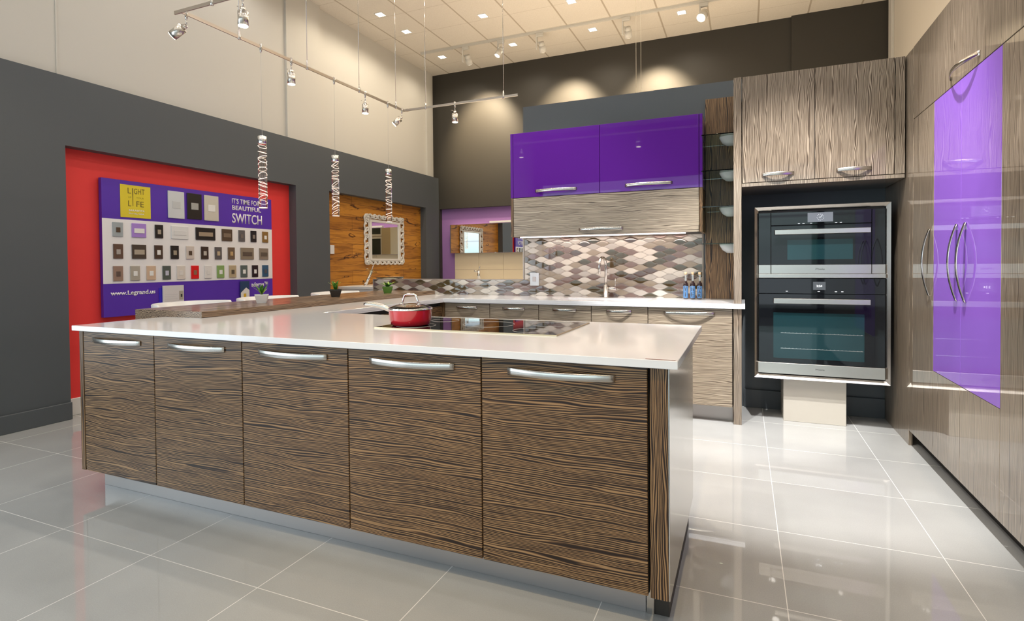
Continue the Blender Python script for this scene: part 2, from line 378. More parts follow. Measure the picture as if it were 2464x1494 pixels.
# ------------------------------------------------------------------ room shell
ZC = 4.57; YB = 8.46; XR = 1.73
struct(MB().box(-5.3, 2.2, -4.2, 8.8, -.1, 0).build('floor', M_floor))
struct(MB().box(-5.3, 2.2, -4.2, 8.8, ZC, ZC + .1).build('ceiling', M_ceil))
# left wall: charcoal furring with two niches, lower part
struct(MB().cells([-4.2, -3.6, 1.0, 2.648, 5.09, 5.668, 8.03, YB], [0, .3, 2.195, 2.65, 2.75], lambda i, j: not ((j in (0, 1) and i in (3, 5)) or (i == 1 and j in (1, 2))), -5.10, -4.99, 'yzx').build('wall_left', M_slate))
struct(MB().box(-5.16, -5.10, 2.0, 5.3, 0, 2.30).build('wall_left_red', M_red))
struct(MB().box(-5.16, -5.10, 5.3, YB, 0, 2.30).build('wall_left_planks', M_plank))
struct(MB().cells([-4.2, -3.6, 1.0, 8.8], [0, .3, 2.65, ZC], lambda i, j: not (i == 1 and j == 1), -5.30, -5.16, 'yzx').build('wall_left_core', M_creamL))
m = MB(); m.box(-5.16, -5.075, -4.2, 5.03, 2.75, ZC); m.box(-5.16, -5.045, 5.03, 5.60, 2.75, ZC); m.box(-5.16, -5.092, 5.60, YB, 2.75, ZC)
m.box(-5.09, -5.055, 8.20, 8.36, 2.75, ZC); m.box(-5.08, -5.068, 2.64, 2.652, 2.75, ZC)
m.box(-5.16, -5.10, 1.05, YB, 2.30, 2.75)
struct(m.build('wall_left_upper', M_creamL))
# back wall with lavender alcove
struct(MB().cells([-5.16, -4.972, .8, 1.73], [0, 2.205, ZC], lambda i, j: not (j == 0 and i == 1), YB, YB + .08, 'xzy').build('wall_back', M_darkwall))
struct(MB().box(.60, 1.74, YB - .045, YB, 0, ZC).build('wall_back_pier', M_darkwall))
struct(MB().box(-5.2, .9, YB + .08, YB + .2, 0, 2.4).build('wall_back_alcove', M_lav))
struct(MB().box(XR, XR + .15, -4.2, 8.8, 0, ZC).build('wall_right', M_cream))
struct(MB().box(XR - .03, XR, 8.20, 8.36, 0, ZC, .004).build('trim_1', M_creamL))
# rear wall with storefront
struct(MB().cells([-5.3, -4.9, -2.75, -2.6, -.5, -.35, 1.5, 2.2], [0, .15, 3.1, ZC], lambda i, j: not (j == 1 and i in (1, 3, 5)), -4.3, -4.15, 'xzy').build('wall_rear', M_slate))
for k, (a, b) in enumerate(((-4.9, -2.75), (-2.6, -.5), (-.35, 1.5))):
    fr = MB(); fr.cells([a, a + .05, b - .05, b], [.15, .2, 2.2, 2.25, 3.05, 3.1], lambda i, j: i != 1 or j in (0, 2, 4), -4.27, -4.18, 'xzy')
    w = fr.build('window_%d' % (k + 1), M_dark, None, (a, -4.2, .15)); struct(w)
    MB().box(a + .05, b - .05, -4.23, -4.222, .2, 3.05).build('pane', M_glass, w)
w = MB().cells([-3.6, -3.54, -1.33, -1.27, .94, 1.0], [.3, .36, 2.59, 2.65], lambda i, j: j != 1 or i in (0, 2, 4), -5.27, -5.19, 'yzx').build('window_4', M_dark, None, (-5.2, -1.3, .3)); struct(w)
MB().box(-5.235, -5.227, -3.54, .94, .36, 2.59).build('pane', M_glass, w)
# baseboards
struct(MB().box(-4.99, -4.968, -4.2, 2.648, 0, .138, .003).build('baseboard_left', M_slate))
struct(MB().box(-4.99, -4.968, 5.09, 5.668, 0, .138, .003).build('baseboard_left_pier', M_slate))
struct(MB().box(-5.10, -5.082, 2.65, 5.09, 0, .14, .003).build('baseboard_left_niche', M_whitep))
# kitchen partition: low part, full part
struct(MB().cells([-3.79, -1.99, 1.72], [0, 1.06, 2.75], lambda i, j: i == 1 or j == 0, 5.0, 5.12, 'xzy').build('wall_kitchen', M_slate))
struct(MB().box(.0, 1.0, 4.978, 5.0, 0, .152, .003).build('baseboard_kitchen', M_slate))
m = MB(); m.box(-3.797, -1.992, 4.988, 5.122, 1.060, 1.066); m.box(-3.797, -3.790, 4.988, 5.122, .90, 1.064); m.box(-1.998, -1.990, 4.988, 5.122, 1.06, 1.47)
struct(m.build('trim_2', mat('bronze_edge_trim', (.42, .34, .29), .35, .8)))

# ------------------------------------------------------------------ wave mosaic backsplash
def backsplash():
    tiles = [mat('mosaic_pearl', (.44, .40, .36), .22, coat=.5), mat('mosaic_taupe', (.29, .235, .175), .3, coat=.5), mat('mosaic_mauve', (.20, .13, .11), .22, coat=.6, metal=.2),
             mat('mosaic_olive_glass', (.070, .048, .020), .08, coat=1), mat('mosaic_ivory', (.58, .54, .48), .3, coat=.4), mat('mosaic_umber', (.10, .065, .055), .12, coat=1)]
    wts = [5, 5, 4, 4, 5, 2]
    L, s = .172, .0283; rnd = random.Random(3); m = MB(); t = bmesh.new()
    Y0 = 4.9905
    def clipx(x, z):
        zt = 1.472 if x > -1.99 else 1.058
        return z > zt
    K0, K1 = int(.88 / s), int(1.5 / s) + 1
    def C(k, x): return (k + .5 * math.cos(2 * PI * x / L + k * PI)) * s
    for k in range(K0, K1):
        n0 = -3.9
        idx0 = int(math.floor(-3.79 / L + k / 2)) - 1; idx1 = int(math.ceil(-.30 / L + k / 2)) + 1
        for n in range(idx0, idx1):
            mi = rnd.choices(range(6), wts)[0]
            xa, xb = (n - k / 2) * L, (n - k / 2 + 1) * L; N = 14
            low, up = [], []
            for i in range(N + 1):
                x = xa + (xb - xa) * (.02 + .96 * i / N)
                a, b = C(k, x) + .0016, C(k + 1, x) - .0016
                if b - a < .0006: a, b = (a + b) / 2 - .0003, (a + b) / 2 + .0003
                low.append((x, a)); up.append((x, b))
            X0, X1 = -3.788, -.322
            prev = None
            for i in range(N):
                (x0, a0), (x1, a1) = low[i], low[i + 1]; b0, b1 = up[i][1], up[i + 1][1]
                if x0 < X0 or x1 > X1: continue
                zt = 1.464 if x0 > -1.989 else 1.059; zb = .9072
                a0, a1, b0, b1 = (min(max(q, zb), zt) for q in (a0, a1, b0, b1))
                if b0 - a0 < 1e-4 and b1 - a1 < 1e-4: continue
                def pil(f): return .0007 * math.sin(PI * min(max(f, 0), 1)) ** .5
                c0, c1 = (a0 + b0) / 2, (a1 + b1) / 2
                ya, yb = Y0 - .0012 - pil((x0 - xa) / L), Y0 - .0012 - pil((x1 - xa) / L)
                V = lambda x, y, z: t.verts.new((x, y, z))
                rows = [[(x0, Y0 - .0006, a0), (x1, Y0 - .0006, a1)], [(x0, ya, c0), (x1, yb, c1)], [(x0, Y0 - .0006, b0), (x1, Y0 - .0006, b1)]]
                vv = [[V(*q) for q in r] for r in rows]
                for r in range(2):
                    f = t.faces.new((vv[r][0], vv[r][1], vv[r + 1][1], vv[r + 1][0])); f.material_index = mi; f.smooth = True
    bmesh.ops.remove_doubles(t, verts=t.verts, dist=1e-5)
    bmesh.ops.recalc_face_normals(t, faces=t.faces)
    me = bpy.data.meshes.new('t'); t.to_mesh(me); t.free(); m.bm.from_mesh(me)
    root = thing('tile_backsplash', 'wave-patterned glass and stone mosaic behind the sink counter', 'backsplash', (-2, 4.99, .9))
    m.build('mosaic_tiles', tiles, root)
    MB().cells([-3.79, -1.99, -.32], [.89, 1.0595, 1.468], lambda i, j: i == 1 or j == 0, 4.991, 4.9995, 'xzy').build('grout_bed', M_grout, root)
backsplash()

# ------------------------------------------------------------------ cabinets
def bow(name, L, parent, c, axis, nrm, depth=.032, width=.024, label=None, flat=2.0):
    """bow handle centred at c on the door face"""
    c, axis, nrm = Vector(c), Vector(axis), Vector(nrm); w = axis.cross(nrm).normalized()
    o = MB().strap(c - axis * L / 2, c + axis * L / 2, nrm, depth, w, width, flat=flat).build(name, M_steel if flat < 3 else M_nickel, parent)
    return o
ZT = .878; ZB = .125
G = .0015
isl_lab = ['wood-grain island cabinet at the left end of the island front', 'wood-grain island cabinet second from the left end', 'wood-grain island cabinet in the middle of the island front',
           'wood-grain island cabinet second from the right end', 'wood-grain island cabinet at the right end, beside the end post']
seams = [-3.285, -2.70, -2.10, -1.50, -.89, -.287]
for k in range(5):
    a, b = seams[k], seams[k + 1]
    r = thing('base_cabinet', isl_lab[k], 'cabinet', ((a + b) / 2, 2.2, ZB), 'island base cabinets')
    MB().box(a + (.001 if k else .017), b - .001, 1.822, 2.78, ZB, ZT - .001).build('body', M_black, r)
    d = MB().box(a + (.0025 if k else .018), b - .0025, 1.80, 1.82, ZB, ZT - .004, .0015).build('door', M_woodH, r)
    bow('handle', .385, d, ((a + b) / 2, 1.80, .832), (1, 0, 0), (0, -1, 0), .035, .026)
tag(MB().box(-3.300, -3.269, 1.797, 2.78, ZB, ZT - .001, .001).build('end_panel', M_woodV, None, (-3.285, 2.3, ZB)), 'narrow wood end panel closing the left end of the island', 'panel')
r = thing('end_panel', 'wood post with a brushed metal side at the right end of the island', 'panel', (-.25, 2.2, ZB))
MB().box(-.281, -.224, 1.797, 2.655, ZB - .002, ZT - .001, .001).build('post', M_woodV, r)
MB().box(-.224, -.219, 1.798, 2.655, ZB - .002, ZT - .001, .001).build('side_sheet', M_vinyl, r)
r = thing('plinth', 'brushed aluminium plinth under the island', 'plinth', (-1.8, 1.95, 0))
m = MB(); m.box(-3.304, -.315, 1.912, 1.93, 0, ZB - .003, .001); m.box(-3.304, -3.290, 1.93, 2.70, 0, ZB - .003, .001)
m.build('plinth_board', M_alu, r)
MB().box(-.312, -.286, 1.905, 1.925, 0, ZB - .003, .002).build('corner_piece', M_nickel, r)
MB().box(-.286, -.236, 1.914, 2.62, 0, ZB - .003).build('return_board', mat('dark_plinth', (.035, .028, .022), .5), r)
# left leg cabinets, facing the aisle
for k, (a, b) in enumerate(((2.83, 3.36), (3.36, 3.90), (3.90, 4.41))):
    r = thing('base_cabinet', ['dark wood base cabinet under the breakfast bar next to the island', 'dark wood base cabinet under the middle of the breakfast bar', 'dark wood base cabinet under the bar in the inner corner'][k], 'cabinet', (-2.9, (a + b) / 2, ZB), 'bar-side base cabinets')
    MB().box(-3.20, -2.602, max(a + .001, 2.853), min(b - .001, 4.38), ZB, .869).build('body', M_black, r)
    MB().box(-2.60, -2.58, a + .002, b - .002, ZB, ZT - .045, .0015).build('door', M_woodHy, r)
tag(MB().box(-3.2, -2.64, 2.79, 4.41, 0, ZB - .003).build('plinth', M_alu, None, (-2.9, 3.6, 0)), 'aluminium plinth under the bar-side cabinets', 'plinth')
# back run
bs = [-2.55, -2.09, -1.625, -1.162, -.702, -.078]
bl = ['small wood cabinet front of the back run nearest the inner corner', 'small wood cabinet front second from the inner corner of the back run', 'small wood cabinet front under the left part of the sink',
      'small wood cabinet front under the right part of the sink', 'wide brightly lit wood cabinet front beside the tall post']
for k in range(5):
    a, b = bs[k], bs[k + 1]; lo = ZB
    r = thing('base_cabinet', bl[k], 'cabinet', ((a + b) / 2, 4.7, lo), 'back run base cabinets')
    MB().box(a + .001, b - .001, 4.432, 4.98, lo, .8685 if k not in (2, 3) else .66).build('body', M_black, r)
    d = MB().box(a + .0025, b - .0025, 4.41, 4.43, lo, .865, .0015).build('door', M_satH_lit, r)
    bow('handle', .205 if k < 4 else .375, d, ((a + b) / 2, 4.41, .826), (1, 0, 0), (0, -1, 0), .034, .024, flat=2.2)
tag(MB().box(-2.60, -2.553, 4.41, 4.45, ZB, .8685, .001).build('corner_filler', M_woodV, None, (-2.575, 4.43, ZB)), 'narrow wood filler strip in the inner corner of the base cabinets', 'filler')
tag(MB().box(-2.62, -.078, 4.50, 4.53, 0, ZB - .003, .001).build('plinth', M_alu, None, (-1.3, 4.5, 0)), 'aluminium plinth along the back run under the sink', 'plinth')
tag(MB().box(-.072, -.016, 4.405, 4.992, 0, .868, .001).build('end_panel', M_glossV, None, (-.04, 4.7, 0)), 'lower wood end panel of the back run under the counter end', 'panel')

# countertop: U shape with sink opening
ZC1 = .907
r = thing('countertop', 'white quartz U-shaped countertop over island, bar side and back run', 'countertop', (-1.7, 3, .88))
us = [-3.312, -2.9985, -2.548, -1.48, -.73, -.19, .008]; vs = [1.768, 2.2915, 2.825, 4.382, 4.49, 4.80, 4.9895]
def ctf(i, j):
    x = (us[i] + us[i + 1]) / 2; y = (vs[j] + vs[j + 1]) / 2
    if x < -2.9985 and y > 2.2915: return False
    if y < 2.825: return x < -.19
    if x < -2.548: return True
    if y > 4.382: return not (-1.48 < x < -.73 and 4.49 < y < 4.80)
    return False
t = MB().cells(us, vs, ctf, .880, ZC1, 'xyz')
bmesh.ops.bevel(t.bm, geom=[e for e in t.bm.edges if len(e.link_faces) == 2 and e.calc_face_angle(0) > 1], offset=.0015, segments=1, affect='EDGES')
t.build('slab', M_white_stone, r)
m = MB(); m.box(-2.548, .008, 4.383, 4.408, .870, .8805, .0008); m.box(-.017, .008, 4.408, 4.985, .870, .8805, .0008); m.box(-2.99, -2.549, 2.826, 2.85, .872, .8805); m.box(-2.575, -2.549, 2.826, 4.383, .870, .8805)
m.build('apron', M_white_stone, r)
# sink
r = thing('kitchen_sink', 'white undermount sink let into the back counter', 'sink', (-1.105, 4.64, .70))
m = MB(); m.box(-1.485, -.725, 4.485, 4.493, .70, .8795); m.box(-1.485, -.725, 4.797, 4.805, .70, .8795); m.box(-1.485, -1.477, 4.485, 4.805, .70, .8795); m.box(-.733, -.725, 4.485, 4.805, .70, .8795); m.box(-1.485, -.725, 4.485, 4.805, .69, .70)
m.build('basin', mat('white_sink', (.74, .75, .76), .2), r)
MB().lathe([(0, .004), (.035, .004), (.04, .001), (.04, 0)], (-1.1, 4.65, .70)).build('drain', M_chrome, r)
# faucet
fx, fy = -1.150, 4.885
r = thing('kitchen_faucet', 'tall brushed gooseneck faucet behind the sink', 'faucet', (fx, fy, ZC1))
MB().lathe([(0, 0), (.026, 0), (.026, .006), (.022, .008), (.022, .115), (.020, .118), (0, .118)], (fx, fy, ZC1 + .0003)).build('base', M_steel, r)
pts = [(fx, fy, ZC1 + .11), (fx, fy, 1.19)] + [(fx - .009 * (1 - math.cos(a)), fy - .085 * (1 - math.cos(a)), 1.19 + .08 * math.sin(a)) for a in [PI * i / 14 for i in range(1, 15)]] + [(fx - .018, fy - .17, 1.125)]
MB().tube(pts, .0125, 14).build('spout', M_steel, r)
h = MB(); h.cyl((fx, fy, ZC1 + .082), (fx + .095, fy - .006, ZC1 + .082), .0135); h.cyl((fx + .085, fy - .006, ZC1 + .09), (fx + .088, fy - .006, ZC1 + .175), .0028)
h.build('lever', M_steel, r)
# cooktop
r = thing('cooktop', 'black glass cooktop set into the island counter', 'cooktop', (-1.2, 2.47, ZC1))
MB().box(-1.668, -.735, 2.208, 2.738, ZC1 + .0003, ZC1 + .0048, .0015).build('glass', M_bglass, r)
m = MB().cells([-1.672, -1.6675, -.7355, -.731], [2.204, 2.2085, 2.7375, 2.742], lambda i, j: not (i == 1 and j == 1), ZC1 + .0003, ZC1 + .0054, 'xyz')
m.build('trim', mat('gold_edge', (.55, .45, .30), .3, 1), r)
for (x, y, q) in ((-1.52, 2.34, .10), (-1.50, 2.60, .075), (-1.19, 2.50, .13), (-.90, 2.33, .08), (-.89, 2.60, .10)):
    MB().tube([(x + q * math.cos(a), y + q * math.sin(a), ZC1 + .0049) for a in [2 * PI * i / 48 for i in range(48)]], .0007, 4, closed=True).build('burner_ring', mat('ring_print', (.5, .5, .5), .5), r)
# bar
tag(MB().box(-3.612, -2.999, 2.292, 4.985, .8785, ZC1 + .0385, .001).build('breakfast_bar', M_bar, None, (-3.3, 3.6, ZC1)), 'raised brown wood-grain breakfast bar top along the counter', 'bar top')
# sticker
tag(MB().box(-.292, -.198, 1.776, 1.784, ZC1 + .0001, ZC1 + .0006).build('sticker', mat('red_brown_print', (.22, .09, .07), .5), None, (-.245, 1.78, ZC1)), 'tiny red-brown sticker strip on the front right corner of the counter', 'sticker')

# tall post in front of glass shelves
tag(MB().box(-.070, -.016, 4.405, 4.99, ZC1 + .001, 2.583, .001).build('end_panel', M_glossV, None, (-.04, 4.7, ZC1)), 'tall wood post panel standing on the counter end beside the ovens', 'panel')
tag(MB().box(-.302, -.071, 4.965, 4.9995, ZC1 + .001, 2.605, .001).build('back_panel', M_woodV, None, (-.19, 4.98, ZC1)), 'dark wood back panel behind the glass shelves', 'panel')
M_dome = mat('frosted_dome', (.86, .88, .88), .12, trans=.6)
sl = ['clear glass shelf at the top of the four beside the purple cupboards', 'clear glass shelf second from the top', 'clear glass shelf third from the top', 'clear glass shelf at the bottom of the four, level with the mosaic']
for k, z in enumerate((2.207, 1.928, 1.649, 1.362)):
    r = thing('glass_shelf', sl[k], 'shelf', (-.19, 4.75, z), 'glass corner shelves')
    MB().box(-.304, -.071, 4.52, 4.964, z - .004, z + .004, .001).build('pane', M_shelf, r)
    dm = MB().lathe([(0, -.074), (.035, -.070), (.066, -.048), (.086, -.012), (.088, -.0045), (.082, -.0045), (.06, -.045), (.0, -.066)], (-.092, 4.66, z), 28)
    bmesh.ops.bisect_plane(dm.bm, geom=dm.bm.verts[:] + dm.bm.edges[:] + dm.bm.faces[:], plane_co=(-.0715, 0, 0), plane_no=(1, 0, 0), clear_outer=True)
    dm.build('lamp_dome', M_dome, r)

# upper cupboards
def upcab(label, z0, z1, mt, cells_, hz, side, matside):
    r = thing('wall_cabinet', label, 'cabinet', (-1.14, 4.8, z0))
    MB().box(-1.955, -.33, 4.672, 4.989, z0 + .001, z1 - .001).build('body', M_black, r)
    for a in (-1.979, -.329): MB().box(a, a + .024, 4.652, 4.989, z0, z1, .001).build('side_panel', matside, r)
    for (a, b) in cells_:
        d = MB().box(a + .002, b - .002, 4.65, 4.67, z0 + .001, z1 - .001, .0015).build('door', mt, r)
        bow('handle', .385, d, ((a + b) / 2 + .005, 4.65, hz), (1, 0, 0), (0, -1, 0), .032, .026)
    return r
upcab('purple high-gloss two-door wall cupboard over the sink', 1.823, 2.412, M_purple, ((-1.953, -1.143), (-1.143, -.331)), 1.875, 1, M_purple)
rw = upcab('wood-grain lift-up wall cupboard under the purple doors', 1.466, 1.821, M_satH_lit, ((-1.953, -.331),), 1.515, 1, M_woodV)
r = thing('led_strip', 'thin glowing light strip under the wood wall cupboard', 'light', (-1.1, 4.7, 1.46))
MB().box(-1.90, -.44, 4.68, 4.70, 1.457, 1.465, .001).build('diffuser', M_led, r)
MB().box(-1.925, -.345, 4.676, 4.704, 1.4655, 1.4659).build('channel', M_alu, r)
lamp('led_strip_light', 'AREA', (-1.15, 4.72, 1.452), 4.2, (1, .76, .60), (-1.15, 4.86, 1.0), (1.4, .03))
# high cupboard over the ovens
r = thing('wall_cabinet', 'glossy wood-grain high cupboard above the ovens', 'cabinet', (.48, 4.7, 1.773))
MB().box(-.012, .99, 4.428, 4.99, 1.80, 2.580).build('body', M_black, r)
MB().box(-.014, .992, 4.407, 4.989, 1.773, 1.798, .001).build('bottom_board', M_glossV, r)
for a, b in ((-.012, .462), (.462, .935)):
    d = MB().box(a + .002, b - .002, 4.405, 4.427, 1.802, 2.580, .0015).build('door', M_glossHi, r)
    bow('handle', .205, d, ((a + b) / 2 + .0, 4.405, 1.852), (1, 0, 0), (0, -1, 0), .03, .026)
MB().box(.938, .992, 4.405, 4.427, 1.802, 2.580, .001).build('filler', M_glossHi, r)

# right-hand run, doors facing left
XD = 1.0
tag(MB().box(XD, XD + .022, 4.322, 4.99, 0, 2.583, .001).build('end_panel', M_glossV, None, (1.01, 4.6, 0)), 'glossy wood side panel to the right of the ovens', 'panel')
tag(MB().box(1.075, 1.09, .74, 4.32, 0, .098).build('plinth', M_black, None, (1.08, 2.5, 0)), 'black recessed plinth under the tall cabinets on the right', 'plinth')
def tall(label, y0, y1, doors, group='tall cabinets on the right', extra=None):
    r = thing('tall_cabinet', label, 'cabinet', (1.35, (y0 + y1) / 2, .1), group)
    MB().box(XD + .022, 1.71, y0 + .001, y1 - .001, .10, 2.119).build('body', M_black, r)
    for (a, b, z0, z1, mt) in doors:
        MB().box(XD, XD + .020, a + .0012, b - .0012, z0 + .001, z1 - .001, .001).build('door', mt, r)
    return r
def vb(r, y, nm='handle'):
    d = kids(r)[1]
    MB().strap((XD, y, 1.01), (XD, y, 1.40), (-1, 0, 0), .036, (0, 1, 0), .024, .005, 26).build(nm, M_nickel, r)
r = tall('tall glossy wood cabinet between the oven niche and the violet doors', 3.827, 4.245, [(3.827, 4.245, .1, 2.12, M_glossV)]); vb(r, 3.90)
r = tall('tall cabinet with two glossy violet doors', 2.935, 3.827, [(3.40, 3.827, .583, 2.12, M_purple_lit), (2.935, 3.40, .583, 2.12, M_purple_lit), (3.40, 3.827, .1, .583, M_glossV), (2.935, 3.40, .1, .583, M_glossV)])
vb(r, 3.455); vb(r, 3.335)
r = tall('tall glossy wood cabinet to the right of the violet doors', 1.82, 2.935, [(1.82, 2.935, .1, 2.12, M_glossV)])
r = tall('tall glossy wood cabinet nearest the camera at the frame edge', .74, 1.82, [(.74, 1.82, .1, 2.12, M_glossV)])
tag(MB().box(XD, XD + .02, 4.247, 4.320, .1, 2.58, .001).build('filler_strip', M_glossV, None, (1.01, 4.28, .1)), 'narrow glossy wood filler beside the oven niche', 'filler')
for a, b, lb in ((2.48, 4.245, 'long lift-up top cupboard with a curved handle over the violet doors'), (.74, 2.48, 'long top cupboard over the nearest tall cabinets')):
    r = thing('top_cabinet', lb, 'cabinet', (1.35, (a + b) / 2, 2.12), 'top cupboards on the right')
    MB().box(XD + .022, 1.71, a + .001, b - .001, 2.121, 2.58).build('body', M_black, r)
    d = MB().box(XD, XD + .02, a + .0012, b - .0012, 2.123, 2.582, .001).build('door', M_glossV, r)
    MB().strap((XD, (a + b) / 2 - .195, 2.168), (XD, (a + b) / 2 + .195, 2.168), (-1, 0, 0), .038, (0, 0, 1), .024, .005, 26).build('handle', M_nickel, d)

# ------------------------------------------------------------------ ovens
YO = 4.60
PX = lambda u, w, d: (u, YO - .0165 - d, w)
r = thing('built_in_oven', 'upper compact built-in oven with black glass and a steel bar handle', 'oven', (.51, 4.75, 1.10), 'built-in ovens')
MB().box(.112, .915, YO + .002, 4.95, 1.10, 1.60).build('body', M_black, r)
MB().box(.105, .187, YO - .012, YO, 1.194, 1.588, .001).build('side_glass', M_bglass, r)
MB().box(.840, .920, YO - .012, YO, 1.194, 1.588, .001).build('side_glass', M_bglass, r)
MB().box(.191, .836, YO - .016, YO, 1.492, 1.588, .001).build('control_panel', M_bglass, r)
d = MB().box(.191, .836, YO - .016, YO, 1.194, 1.486, .001).build('door', M_bglass, r)
MB().box(.30, .722, YO - .0170, YO - .0155, 1.232, 1.38).build('window', M_winglass, d)
h = MB(); h.box(.213, .825, YO - .062, YO - .048, 1.420, 1.455, .002); h.box(.235, .255, YO - .05, YO - .016, 1.428, 1.447); h.box(.783, .803, YO - .05, YO - .016, 1.428, 1.447)
h.build('handle', M_steel, d)
m = MB(); m.box(.105, .187, YO - .016, YO, 1.128, 1.193, .001); m.box(.191, .836, YO - .018, YO, 1.128, 1.193, .001); m.box(.840, .920, YO - .016, YO, 1.128, 1.193, .001)
m.build('bottom_trim', M_steel, r)
m = MB(); m.box(.434, .598, YO - .0172, YO - .0155, 1.508, 1.577)
dd = m.build('display', mat('grey_display', (.16, .17, .19), .2, emit=(.25, .28, .33), es=.5), r)
cm = MB()
for k in range(12): a = 2 * PI * k / 12; cm.box(.517 + .022 * math.cos(a) - .0012, .517 + .022 * math.cos(a) + .0012, YO - .0178, YO - .0171, 1.542 + .022 * math.sin(a) - .0012, 1.542 + .022 * math.sin(a) + .0012)
cm.box(.508, .518, YO - .0178, YO - .0171, 1.541, 1.5435); cm.prism([(.516, YO - .0178, 1.540), (.519, YO - .0178, 1.543), (.530, YO - .0178, 1.556), (.5285, YO - .0178, 1.5575)], (0, .0006, 0))
M_lite = mat('lit_symbols', (.9, .9, .9), .4, emit=(.9, .95, 1), es=1.5)
cm.build('clock_face', M_lite, dd)
for x in (.37, .40, .45, .61, .64): MB().box(x, x + .014, YO - .0170, YO - .0160, 1.4985, 1.5005).build('touch_mark', M_lite, r)
text('Miele', 'lettering', M_dark, r, .487, .545, 1.155, 1.167, lambda u, w, d: (u, YO - .0181 - d, w), .0004)
r2 = thing('built_in_oven', 'lower large built-in oven with two racks behind black glass', 'oven', (.51, 4.75, .37), 'built-in ovens')
MB().box(.112, .915, YO + .002, 4.95, .372, 1.09).build('body', M_black, r2)
MB().box(.105, .920, YO - .016, YO, .979, 1.092, .001).build('control_panel', M_bglass, r2)
d = MB().box(.105, .920, YO - .016, YO, .457, .975, .001).build('door', M_bglass, r2)
MB().box(.205, .795, YO - .0172, YO - .0155, .492, .835).build('window', M_winglass, d)
h = MB(); h.box(.205, .825, YO - .062, YO - .048, .906, .943, .002); h.box(.225, .245, YO - .05, YO - .016, .914, .935); h.box(.785, .805, YO - .05, YO - .016, .914, .935)
h.build('handle', M_steel, d)
for z in (.683, .567):
    m = MB(); m.box(.255, .788, YO - .0182, YO - .0171, z - .0022, z + .0006)
    for k in range(22): m.box(.262 + k * .0245, .266 + k * .0245, YO - .0182, YO - .0171, z + .001, z + .0035)
    m.build('rack', M_nickel, r2)
MB().box(.100, .920, YO - .022, YO, .373, .455, .0015).build('bottom_trim', M_steel, r2)
text('Miele', 'lettering', M_dark, r2, .487, .545, .413, .425, lambda u, w, d: (u, YO - .0221 - d, w), .0004)
dd = MB().box(.470, .551, YO - .0172, YO - .0155, 1.008, 1.067).build('display', mat('dim_display', (.05, .055, .06), .2, emit=(.15, .17, .2), es=.25), r2)
text('2:24', 'lettering', M_lite, dd, .492, .529, 1.029, 1.044, lambda u, w, d: (u, YO - .0173 - d, w), .0005, .01)
for x in (.29, .50, .61, .65): MB().box(x, x + .014, YO - .0170, YO - .0160, .9945, .997).build('touch_mark', M_lite, r2)
r = thing('steel_surround', 'mitred stainless steel frame around both ovens', 'surround', (.51, 4.6, .33))
fr = MB()
def mitre(x0, x1, z0, z1, w, yo, yi):
    o = [(x0, z0), (x1, z0), (x1, z1), (x0, z1)]; i_ = [(x0 + w, z0 + w), (x1 - w, z0 + w), (x1 - w, z1 - w), (x0 + w, z1 - w)]
    for k in range(4):
        a, b, c, d_ = o[k], o[(k + 1) % 4], i_[(k + 1) % 4], i_[k]
        t = bmesh.new(); F = [t.verts.new((p[0], yo, p[1])) for p in (a, b)] + [t.verts.new((p[0], yi, p[1])) for p in (c, d_)]
        Bk = [t.verts.new((p[0], YO + .04, p[1])) for p in (a, b, c, d_)]
        t.faces.new(F); t.faces.new(Bk[::-1])
        for q in range(4): t.faces.new((F[q], Bk[q], Bk[(q + 1) % 4], F[(q + 1) % 4]))
        bmesh.ops.recalc_face_normals(t, faces=t.faces); fr._merge(t)
mitre(.076, .952, .336, 1.632, .026, YO - .022, YO - .002)
fr.build('mitred_rim', M_steel, r)
MB().box(.104, .922, YO - .020, YO, 1.096, 1.125, .002).build('middle_bar', M_steel, r)
tag(MB().box(.278, .694, 4.65, 4.977, 0, .336, .002).build('oven_pedestal', M_beige, None, (.486, 4.81, 0)), 'plain beige pedestal carrying the ovens', 'pedestal')

# ------------------------------------------------------------------ saucepan
pc = (-1.555, 2.345, ZC1 + .0052)
r = thing('saucepan', 'red saucepan with a glass lid and steel handle on the cooktop', 'saucepan', pc)
R_ = .108
MB().lathe([(0, 0), (R_ * .80, 0), (R_ * .90, .006), (R_ * .975, .03), (R_, .078), (R_ * 1.01, .083), (R_ * .97, .083), (R_ * .96, .078), (R_ * .9, .02), (0, .012)], pc, 48).build('pan', mat('red_enamel', (.56, .012, .028), .25, coat=1, coat_rough=.03), r)
MB().lathe([(R_ * .985, .078), (R_ * 1.03, .079), (R_ * 1.03, .084), (R_ * .985, .086)], pc, 48).build('rim', M_chrome, r)
ld = MB().lathe([(R_ * 1.0, .0845), (R_ * .96, .090), (R_ * .7, .101), (R_ * .35, .108), (0, .110), (0, .107), (R_ * .35, .105), (R_ * .7, .098), (R_ * .95, .087)], pc, 48).build('lid', M_glass, r)
MB().tube([(pc[0] + R_ * 1.0 * math.cos(a), pc[1] + R_ * 1.0 * math.sin(a), pc[2] + .0865) for a in [2 * PI * i / 48 for i in range(48)]], .0028, 6, closed=True).build('lid_rim', M_chrome, ld)
hd = MB(); hd.tube([(pc[0] - .048, pc[1], pc[2] + .108), (pc[0] - .044, pc[1], pc[2] + .125), (pc[0] - .034, pc[1], pc[2] + .15), (pc[0] - .02, pc[1], pc[2] + .155), (pc[0] + .02, pc[1], pc[2] + .155), (pc[0] + .034, pc[1], pc[2] + .15), (pc[0] + .044, pc[1], pc[2] + .125), (pc[0] + .05, pc[1], pc[2] + .106)], .0048, 8)
